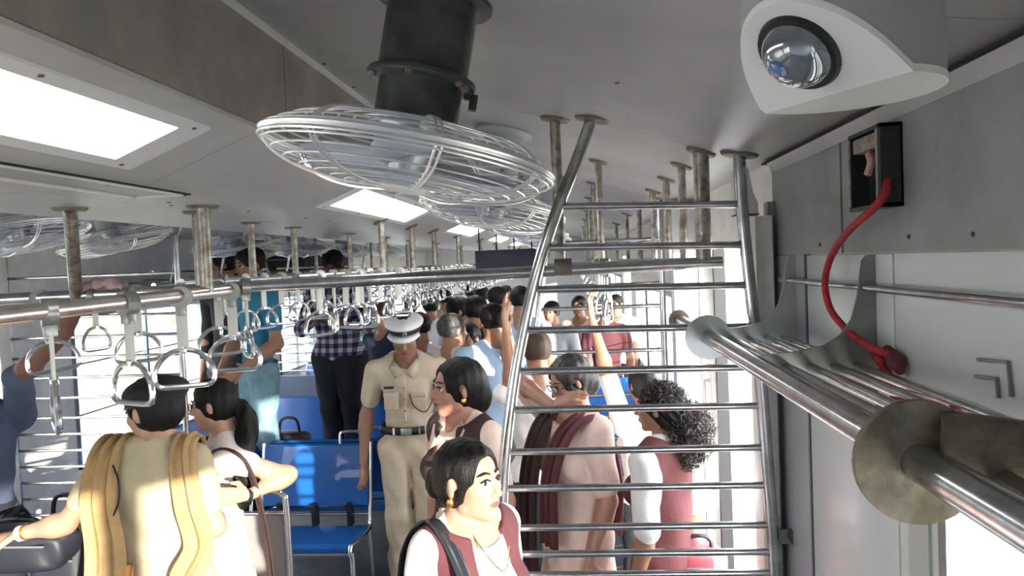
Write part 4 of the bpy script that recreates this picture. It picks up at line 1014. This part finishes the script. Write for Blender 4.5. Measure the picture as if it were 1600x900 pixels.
ribbon(k, [L(-.08, .04, .70), L(-.085, .02, .825), L(-.088, -.05, .80), L(-.085, -.09, .66), L(-.08, -.11, .45), L(-.08, -.12, .18)], .12, .17, 'scarf', BRN, nf=3, side=k['rt'])
ribbon(k, [L(.02, .06, .70), L(.055, .03, .83), L(.06, -.04, .815), L(.05, -.09, .70)], .07, .08, 'scarf', BRN, nf=2, amp=.006, side=k['rt'])
wv = k['wrL']; MB().tube([wv-k['hdL']*.008, wv+k['hdL']*.008], .027, 16).build('bracelet', black_m, k['e'])

# 3 student behind the policewoman ------------------------------------------
k = person('student in white shirt and maroon vest bending forward behind the policewoman', (206, 664), 3.35, -70, head=(0, -20, 0), fat=.95, vox=.009, lean=(0, .42))
face(k); shirt(k, WHT, t=.7, hem=.42, folds=.002); trousers(k, WHT, top=.56); hair(k, 'pony'); shoes(k, black_m)
L = k['L']; ribbon(k, [L(-.0, .10, .70), L(-.03, .06, .81), L(-.04, -.03, .850), L(-.045, -.085, .77), L(-.04, -.085, .62), L(-.03, -.10, .44)], .20, .24, 'vest_drape', cloth('plum_cloth', (.20, .10, .12)), nf=3, side=k['rt'])
bp = at(128, 895, 3.2)
bag(bp.x, 3.12, .45, .13, .12, .30, mat('bag_black', (.018, .02, .03), .5, noise=.3, bump=.3), 'black backpack low at the left below the policewoman\'s arm', .3)
_b = at(40, 868, 2.95); bag(_b.x-.03, 2.95, _b.z-.06, .24, .10, .10, mat('bag_black', (.018, .02, .03), .5), 'long black pouch at the lower left under the outstretched arm', .05)
# 4 man at the left edge ---------------------------------------------------
pT = at(-58, 470, 3.1)
k = person('man in a slate blue shirt cut by the left edge, arm raised to the rail', None, 0, 60, head=(30, 0, 0), fem=False, vox=.010, topxyz=(pT.x, 3.1, 1.80), armR=('w', at(28, 590, 2.95), at(104, 520, 2.85), tuple(at(112, 480, 2.8)-at(104, 520, 2.85))), armL=None)
setskin(k, SK3); face(k); shirt(k, GRB, t=1.25, hem=.50); trousers(k, DKT); shoes(k, black_m); hair(k, 'short')
# 5 man in teal standing on the bench -----------------------------------------
k = person('man in a teal shirt and pale jeans standing on a bench, head above the rails', (393, 386), 4.95, 140, base=.45, head=(6, -10, 0), fem=False, fat=.82, vox=.009, armL=((-.04, .0, -.17), (.02, .12, -.26), (.2, .5, -.3)), armR=((.04, .02, -.17), (.03, .10, -.30), (0, .6, -1)))
face(k); shirt(k, TEAL, t=.6, hem=.515, folds=.003); trousers(k, JEAN, top=.56, infl=.014, folds=.004, wide=1.1); hair(k, 'short'); shoes(k, black_m)
Hh = k['H']; L = k['L']
MB().tube([L(.082*math.cos(a)*.98, .066*math.sin(a), .555) for a in [2*PI*i/28 for i in range(28)]], .014, 8, closed=True).build('belt', black_m, k['e'])
strand(k, [k['h'](-.07, .44, -.19), k['h'](0, .47, -.175), k['h'](.07, .44, -.19)], [.03*k['hh']]*3, name='moustache', folds=0)
# 6 companion behind
k = person('man in dark clothes right behind the man in teal, only his face showing', (352, 392), 5.45, 150, base=.45 if False else 0, topxyz=tuple(at(352, 392, 5.55)), H=1.78, head=(0, -10, 0), fem=False, fat=.9, vox=.012) if False else None
k = person('man in dark clothes just left of the teal shirted man\'s head', (350, 390), 5.62, 160, base=.45, head=(-40, 0, 0), fem=False, fat=.85, vox=.012)
face(k); shirt(k, cloth('charcoal_cloth', (.02, .02, .025)), t=1.6); trousers(k, DKT); hair(k, 'short'); shoes(k, black_m)
# 7 checked shirt man ---------------------------------------------------------
def plaid():
    m = bpy.data.materials.new('checked_cloth'); m.use_nodes = True; nt = m.node_tree; b = nt.nodes['Principled BSDF']; b.inputs['Roughness'].default_value = .85
    tc = nt.nodes.new('ShaderNodeTexCoord'); sx = nt.nodes.new('ShaderNodeSeparateXYZ'); nt.links.new(tc.outputs['Object'], sx.inputs[0])
    def bars(sock, fr, th):
        a = nt.nodes.new('ShaderNodeMath'); a.operation = 'MULTIPLY'; a.inputs[1].default_value = fr; nt.links.new(sock, a.inputs[0])
        f = nt.nodes.new('ShaderNodeMath'); f.operation = 'FRACT'; nt.links.new(a.outputs[0], f.inputs[0])
        g = nt.nodes.new('ShaderNodeMath'); g.operation = 'LESS_THAN'; g.inputs[1].default_value = th; nt.links.new(f.outputs[0], g.inputs[0]); return g.outputs[0]
    x, z = bars(sx.outputs[0], 14, .52), bars(sx.outputs[2], 14, .52)
    ad = nt.nodes.new('ShaderNodeMath'); ad.operation = 'ADD'; nt.links.new(x, ad.inputs[0]); nt.links.new(z, ad.inputs[1])
    hf = nt.nodes.new('ShaderNodeMath'); hf.operation = 'MULTIPLY'; hf.inputs[1].default_value = .5; nt.links.new(ad.outputs[0], hf.inputs[0])
    r = nt.nodes.new('ShaderNodeValToRGB'); r.color_ramp.interpolation = 'CONSTANT'
    r.color_ramp.elements[0].color = (.62, .60, .66, 1); r.color_ramp.elements[1].position = .75; r.color_ramp.elements[1].color = (.02, .02, .05, 1)
    el = r.color_ramp.elements.new(.3); el.color = (.16, .15, .25, 1)
    nt.links.new(hf.outputs[0], r.inputs[0]); nt.links.new(r.outputs[0], b.inputs['Base Color']); return m
k = person('man in a dark and white checked shirt standing on a bench holding a phone', (522, 392), 5.85, 175, base=.45, head=(5, -25, 0), fem=False, fat=1.2, vox=.009, armL=((-.06, .05, -.15), (.10, .14, -.12), (.6, .5, .2)), armR=((.05, .04, -.16), (-.05, .15, -.13), (-.5, .5, .3)))
setskin(k, SK3); face(k); shirt(k, plaid(), t=1.5, hem=.47, folds=.003); trousers(k, DKT, top=.53, folds=.003, wide=1.12); hair(k, 'short'); shoes(k, black_m)
_p = (k['wrR']+k['hdR']*.08); MB().box(_p-V((.04, .008, .02)), _p+V((.04, .006, .075)), bev=.004).build('phone', black_m)
bpy.context.view_layer.update()
_ph = [o for o in C.objects if o.name.startswith('phone')][0]; tag(_ph, 'black phone held by the man in the checked shirt', 'phone')
# 8 officer -------------------------------------------------------------------
k = person('policeman in khaki uniform and white-topped cap looking down in the aisle', (632, 492), 4.6, 184, head=(2, -20, 0), fem=False, fat=.95, vox=.0075, hs=1.12, armR=((.045, -.01, -.165), (.055, .03, -.32), (0, .1, -1)), armL=((-.04, -.01, -.165), (-.03, .04, -.32), (0, .1, -1)))
setskin(k, mat('skin_mid', (.30, .15, .10), .5)); face(k); shirt(k, KH2, t=.62, hem=.59, folds=.003, infl=.014); trousers(k, KH2, top=.60, folds=.005, wide=1.12, infl=.015); hair(k, 'short'); shoes(k, mat('brown_leather', (.08, .03, .015), .35))
L, H, h, hh = k['L'], k['H'], k['h'], k['hh']; e = k['e']
def ringpt(z, a, rx, ry): return L(rx*math.cos(a), ry*math.sin(a), z)
def band(zc, hgt, rx, ry, name, m, n=40):
    mb = MB(); R1, R2 = [], []
    for i in range(n):
        a = 2*PI*i/n; R1.append(mb.b.verts.new(ringpt(zc-hgt/2, a, rx, ry))); R2.append(mb.b.verts.new(ringpt(zc+hgt/2, a, rx, ry)))
    for i in range(n): mb.b.faces.new((R1[i], R1[(i+1) % n], R2[(i+1) % n], R2[i]))
    o = mb.build(name, m, e); o.modifiers.new('s', 'SOLIDIFY').thickness = .006; o.modifiers['s'].offset = 1; return o
fat = k['fat']; rx, ry = .091*fat+.0085, .0645*fat+.0085
bl = band(.597, .028, rx+.004, ry+.006, 'belt', black_m)
def front(x, z, off=0.0):                    # point on the shirt front in body units
    a = math.asin(max(-1, min(1, x/rx))); return L(x, (ry)*math.cos(a)+off, z)
q = front(0, .597, .010); MB().box(q-V((.034, .006, .021)), q+V((.034, .006, .021)), bev=.004).build('buckle', mat('buckle_steel', (.42, .47, .45), .3, metal=.8), e)
for x in (-.045, .045): q = front(x, .597, .007); MB().box(q-V((.006, .006, .022)), q+V((.006, .006, .022))).build('belt_keeper', chrome_m, e)
for x in (-.048, .048):
    q = front(x, .705, .012); MB().box(q-V((.046, .005, .052)), q+V((.046, .005, .044)), bev=.004).build('pocket', KH2, e)
    q = front(x, .728, .015); MB().box(q-V((.048, .005, .016)), q+V((.048, .005, .014)), bev=.004).build('pocket_flap', KH2, e)
q = front(.055, .752, .016); MB().box(q-V((.030, .004, .007)), q+V((.030, .004, .008))).build('name_plate', black_m, e)
MB().tube([front(0, z, .006) for z in (.62, .65, .68, .72, .76, .79)], .0045, 6).build('placket', KH2, e)
for z in (.63, .67, .71, .75): q = front(0, z, .012); MB().tube([q, q+k['fw']*.004], .006, 10).build('button', mat('button_brown', (.2, .14, .09), .4), e)
for s in (-1, 1):
    mb = MB(); a = [L(s*.004, .062, .800), L(s*.040, .030, .846), L(s*.058, .038, .815), L(s*.034, .066, .782)]
    mb.b.faces.new([mb.b.verts.new(p) for p in a]); o = mb.build('collar', KH2, e); o.modifiers.new('s', 'SOLIDIFY').thickness = .006
    c_ = L(s*.085, 0, .842); MB().box(c_-V((.040, .020, .005)), c_+V((.040, .020, .005)), bev=.003).build('epaulette', mat('epaulette_dark', (.10, .06, .05), .6), e)
MB().tube(curve_pts([front(-.02, .73, .02), front(-.035, .69, .035), front(-.07, .665, .035), front(-.092, .70, .02), L(-.105, .03, .78)], 6), .0045, 8).build('whistle_cord', mat('cord_dark', (.06, .03, .03), .6), e)
# cap
P = [('el', h(0, -.05, .38), k['R3'], (.47*hh, .52*hh, .14*hh))]
G(k, P, 0, 'cap_crown', mat('cap_white', (.80, .80, .82), .5), vox=.005)
MB().lathe([(.36*hh, 0), (.385*hh, .03*hh), (.455*hh, .20*hh), (.40*hh, .22*hh)], h(0, -.05, .15), tuple(k['hu']), n=36, sy=1.1).build('cap_band', black_m, e)
mb = MB(); rows = []
for i in range(13):
    a = math.radians(25+130*i/12); rows.append([mb.b.verts.new(h(.37*math.cos(a), -.05+.41*math.sin(a), .18)), mb.b.verts.new(h(.42*math.cos(a), -.05+.62*math.sin(a), .12-.03*math.sin(a)))])
for A_, B_ in zip(rows, rows[1:]): mb.b.faces.new((A_[0], B_[0], B_[1], A_[1]))
o = mb.build('cap_peak', mat('cap_white', (.8, .8, .82), .5), e); o.modifiers.new('s', 'SOLIDIFY').thickness = .006
MB().lathe([(0, .006), (.05*hh, .005), (.06*hh, 0), (0, 0)], h(-.05, .42, .27), tuple(k['hf']), n=12).build('badge', chrome_m, e)
# 9 woman in brown vest profile left ----------------------------------------------
k = person('woman in brown vest over a pink blouse with short black hair looking left', (716, 560), 3.2, 142, head=(-22, 2, 0), fat=1.0, vox=.007, hs=1.12)
setskin(k, mat('skin_warm', (.42, .21, .15), .45)); face(k); shirt(k, PNK, t=.7, skirt=.3, folds=.002); trousers(k, PNK, top=.5); shoes(k, black_m); hair(k, 'updo')
P = torso(k); H = k['H']
G(k, P, .020, 'vest', BRN, cuts=[(k['G'](0, 0, .47), (0, 0, -1))], subs=[('el', tuple(k['L'](-.005, .085, .80)), (tuple(k['rt']), tuple(k['fw']), tuple(k['sp'])), (.034*H, .085*H, .11*H)), ('el', tuple(k['L'](0, 0, .88)), (tuple(k['rt']), tuple(k['fw']), tuple(k['sp'])), (.07*H, .08*H, .075*H))], folds=.002)
for s in (-1, 1):
    mb = MB(); L = k['L']; a = [L(s*.006, .062, .795), L(s*.030, .025, .85), L(s*.060, .045, .825), L(s*.050, .078, .765)]
    mb.b.faces.new([mb.b.verts.new(p) for p in a]); o = mb.build('collar', PNK, k['e']); o.modifiers.new('s', 'SOLIDIFY').thickness = .005
_h = k['h']; MB().lathe([(0, .012), (.010, .008), (.012, 0), (.010, -.008), (0, -.012)], _h(-.36, -.0, -.16), (0, 0, 1), n=10).build('earring', mat('gold', (.7, .45, .12), .3, metal=1), k['e'])
# 10 foreground woman -----------------------------------------------------------------
k = person('woman in the foreground with tied-back hair, sunlit face and black shoulder strap', (725, 686), 2.20, -130, head=(8, 4, 0), fat=1.12, vox=.0055, hs=1.17)
setskin(k, SK2); face(k); shirt(k, WHT, t=.8, skirt=.3, folds=.002, infl=.010, neck=.060); trousers(k, WHT, top=.5); shoes(k, black_m); hair(k, 'bun')
L, H, h, hh = k['L'], k['H'], k['h'], k['hh']
P = torso(k)
G(k, P, .019, 'vest', MAR, cuts=[(k['G'](0, 0, .42), (0, 0, -1))], subs=[('el', tuple(L(0, .105, .77)), (tuple(k['rt']), tuple(k['fw']), tuple(k['sp'])), (.046*H, .10*H, .18*H)), ('el', tuple(L(0, .0, .90)), (tuple(k['rt']), tuple(k['fw']), tuple(k['sp'])), (.085*H, .10*H, .10*H))], folds=.002)
ribbon(k, [L(.094, -.10, .64), L(.088, -.085, .78), L(.085, -.01, .862), L(.083, .065, .80), L(.085, .105, .70), L(.10, .10, .55)], .045, .045, 'bag_strap', mat('strap_leather', (.02, .024, .03), .25), nf=1, amp=.002, side=k['rt'])
MB().lathe([(0, .014), (.009, .010), (.012, 0), (.009, -.010), (0, -.014)], h(.36, -.03, -.17), (0, 0, 1), n=10).build('earring', mat('gold', (.7, .45, .12), .3, metal=1), k['e'])
MB().tube(curve_pts([h(.15, .0, -.5), L(.03, .085, .80), L(0, .10, .765), L(-.03, .085, .80)], 5), .002, 6).build('necklace', mat('gold', (.7, .45, .12), .3, metal=1), k['e'])
# 11 woman with glasses behind the rungs --------------------------------------------------
k = person('woman with glasses and raised elbow in a pale pink tunic behind the rungs', (893, 556), 3.35, 128, head=(-8, -20, 0), fat=1.08, vox=.007,
           armR=('w', at(815, 600, 3.55), at(862, 634, 3.15), (.6, -.3, .3)), armL=((-.03, .0, -.18), (-.02, .06, -.33), (0, .2, -1)))
setskin(k, mat('skin_warm', (.42, .21, .15), .45)); face(k, glasses=True); shirt(k, PNK, t=.8, skirt=.28, folds=.0035, infl=.012); trousers(k, PNK, top=.5); shoes(k, black_m); hair(k, 'updo', m=mat('dark_grey_hair', (.035, .033, .035), .45, noise=.7, nscale=50, dark=(.008, .008, .008)))
L = k['L']
ribbon(k, [L(-.055, -.09, .50), L(-.06, -.095, .66), L(-.068, -.05, .80), L(-.070, .01, .845), L(-.06, .085, .80), L(-.04, .12, .68), L(-.02, .115, .50)], .09, .12, 'scarf', MAR, nf=3, side=k['rt'])
ribbon(k, [L(.055, -.05, .80), L(.06, .01, .845), L(.055, .08, .80), L(.055, .12, .68), L(.06, .13, .52), L(.065, .12, .40)], .10, .14, 'scarf', BRN, nf=3, side=k['rt'])
# 12 curly haired woman ---------------------------------------------------------------
k = person('woman with frizzy shoulder-length curls, white sleeves and maroon vest, behind the rungs', (1032, 598), 3.1, 52, head=(22, 0, 0), fat=.95, vox=.007)
face(k); shirt(k, WHT, t=.95, hem=.42, folds=.003, infl=.012); trousers(k, WHT, top=.55); shoes(k, black_m)
h, hh, L, H = k['h'], k['hh'], k['L'], k['H']; R3 = k['R3']
G(k, torso(k), .020, 'vest', cloth('brick_maroon_cloth', (.13, .032, .036)), cuts=[(k['G'](0, 0, .42), (0, 0, -1))], subs=[('el', tuple(L(0, .0, .90)), (tuple(k['rt']), tuple(k['fw']), tuple(k['sp'])), (.06*H, .08*H, .08*H))], folds=.003)
P = [('el', h(0, -.075, .15), R3, (.37*hh, .44*hh, .39*hh)), ('el', h(.0, -.28, -.10), R3, (.36*hh, .34*hh, .42*hh))]
G(k, P, .004, 'hair', HAIR, folds=.004, freq=160, zs=.9, subs=[('el', h(0, .50, -.16), R3, (.30*hh, .36*hh, .44*hh)), ('el', h(0, .33, -.45), R3, (.36*hh, .34*hh, .4*hh))], vox=.006)
cl = MB(); r_ = random.Random(5)                       # loose frizzy curls around the hair mass
for i in range(1300):
    u, v_ = r_.uniform(0, 2*PI), r_.uniform(-1, 1)
    dirv = V((math.cos(u)*math.sqrt(1-v_*v_), math.sin(u)*math.sqrt(1-v_*v_), v_))
    if i % 9 < 3: c = V(h(dirv.x*.36, -.09+dirv.y*.42, .20+abs(dirv.z)*.36)); ok = dirv.y < .5; rad = .012
    else: c = V(h(dirv.x*.50+.10, -.56+dirv.y*.40-.1*v_, -.52+dirv.z*.64)); ok = True; rad = .016
    if not ok: continue
    ax_ = V((r_.uniform(-1, 1), r_.uniform(-1, 1), r_.uniform(-1.5, .2))).normalized(); s1 = ax_.orthogonal().normalized(); s2 = ax_.cross(s1); ph = r_.uniform(0, 6); turns = r_.uniform(1.2, 2.2)
    cl.tube([c+ax_*(t*.05)+(s1*math.cos(ph+t*turns*6.28)+s2*math.sin(ph+t*turns*6.28))*rad for t in [j/9 for j in range(10)]], .0013, 3, caps=False)
cl = cl.build('curls', mat('curl_hair', (.035, .028, .028), .45), k['e']); cl['kind'] = 'stuff'
P = [('el', h(.0, -.42, -.45), R3, (.30*hh, .24*hh, .46*hh))]
G(k, P, 0, 'hair_mass', HAIR, folds=.006, freq=120, zs=.8, vox=.007)
MB().lathe([(.010, -.004), (.016, 0), (.010, .004), (.006, 0), (.010, -.004)], h(.12, -.62, .02), tuple(-k['hf']), n=14).build('hair_clip', chrome_m, k['e'])
_b = at(1088, 900, 3.2); bag(_b.x, 3.1, .62, .11, .07, .13, mat('pink_bag', (.60, .12, .15), .5), 'red-pink handbag low behind the rungs, beside the curly haired woman')
# 13.. people farther down the aisle -----------------------------------------------------
def extra(label, top, d, yaw, sh, tr_, fem=False, style='short', hm=HAIR, skin=None, vox=.012, t=.6, **kw):
    k = person(label, top, d, yaw, fem=fem, vox=vox, **kw)
    if skin: setskin(k, skin)
    if abs(((yaw+kw.get('head', (0, 0, 0))[0]) % 360)-180) < 110: face(k)
    shirt(k, sh, t=t, hem=.47, folds=.003); trousers(k, tr_, top=.53); hair(k, style, m=hm); shoes(k, black_m); return k
extra('grey-haired man in a cream shirt behind the officer, back to the viewer', (704, 490), 4.95, -30, cloth('cream_cloth', (.66, .60, .52)), DKT, hm=GREYH, head=(-18, 0, 0), fat=1.05)
extra('man in a white shirt above the grey-haired man, looking right', (716, 464), 5.9, -50, WHT, DKT, head=(-35, 0, 0))
k = extra('man in a light blue shirt with black trousers, back to the viewer', (768, 474), 4.9, 6, LBL, DKT, head=(20, 0, 0), fat=1.1, armR=('w', at(798, 560, 4.8), at(790, 500, 4.7), (0, 0, 1)))
extra('man in a sky blue shirt at the right of the aisle crowd, beside the rungs', (812, 447), 6.3, -15, cloth('sky_cloth', (.36, .52, .72)), DKT)
extra('fair man in a navy shirt seen between the checked shirt and the officer', (597, 474), 6.6, 150, NAVY, DKT, skin=SK2, hm=mat('brown_hair', (.12, .06, .03), .6))
extra('person in a white shirt directly behind the officer\'s cap', (655, 488), 5.5, 20, WHT, DKT)
extra('woman in white stooping behind the officer\'s right shoulder', (603, 498), 7.2, 30, cloth('pale_lilac_cloth', (.60, .60, .70)), WHT, fem=True, style='bun')
k = extra('boy with cropped brown hair behind the tall post, arm raised', (838, 518), 4.05, 12, WHT, DKT, hm=mat('brown_hair2', (.05, .03, .02), .6), armL=('w', at(800, 610, 4.0), at(790, 520, 3.95), (0, 0, 1)), skin=SKIN)
k = extra('person in a white sleeve reaching up to the rail behind the curly haired woman', (1004, 574), 4.0, 30, WHT, DKT, fem=True, style='bun', t=.9, armL=('w', at(950, 585, 3.9), at(925, 500, 3.8), (-.1, 0, 1)))
extra('man in black beside the light blue shirt, far down the aisle', (742, 462), 5.6, -20, cloth('charcoal_cloth', (.02, .02, .025)), DKT)
extra('woman in a red top between the white shirts and the light blue shirt', (733, 505), 5.35, 160, REDC, DKT, fem=True, style='bun')
cols = [WHT, LBL, cloth('sand_cloth', (.45, .36, .26)), REDC, NAVY, WHT, cloth('green_cloth', (.06, .20, .14)), WHT, cloth('grey_cloth', (.3, .3, .32)), PNK, MAR, WHT]
far = [(672, 462, 7.6), (640, 466, 8.2), (694, 452, 8.8), (776, 448, 7.2), (752, 446, 8.6), (790, 446, 9.2), (560, 462, 8.4), (735, 444, 10), (862, 470, 7.2), (905, 462, 8), (945, 468, 7.6), (962, 460, 8.6)]
fl_ = ['white shirted passenger', 'light blue shirted passenger', 'sand shirted passenger', 'red shirted passenger', 'navy shirted passenger', 'white shirted tall passenger', 'green shirted passenger', 'white shirted distant passenger', 'grey shirted passenger seen through the upper rungs', 'pink clad passenger seen through the rungs', 'maroon clad passenger seen through the rungs', 'white clad passenger seen through the right of the rungs']
wh = ['left of centre beyond the officer', 'beyond the officer\'s left shoulder', 'far behind the grey-haired man', 'far beyond the light blue shirt', 'near the far end of the aisle', 'far end, left of the tall post', 'far beyond the checked shirt', 'at the very end of the aisle', 'just right of the tall post', 'on the far right benches', 'by the far right windows', 'at the far right end']
for i, (px, py, d) in enumerate(far):
    extra('%s %s' % (fl_[i], wh[i]), (px, py), d, rng_.choice((0, 30, 160, -40, 200)), cols[i], DKT, fem=i % 3 == 0, vox=.016, group='passengers far down the carriage')
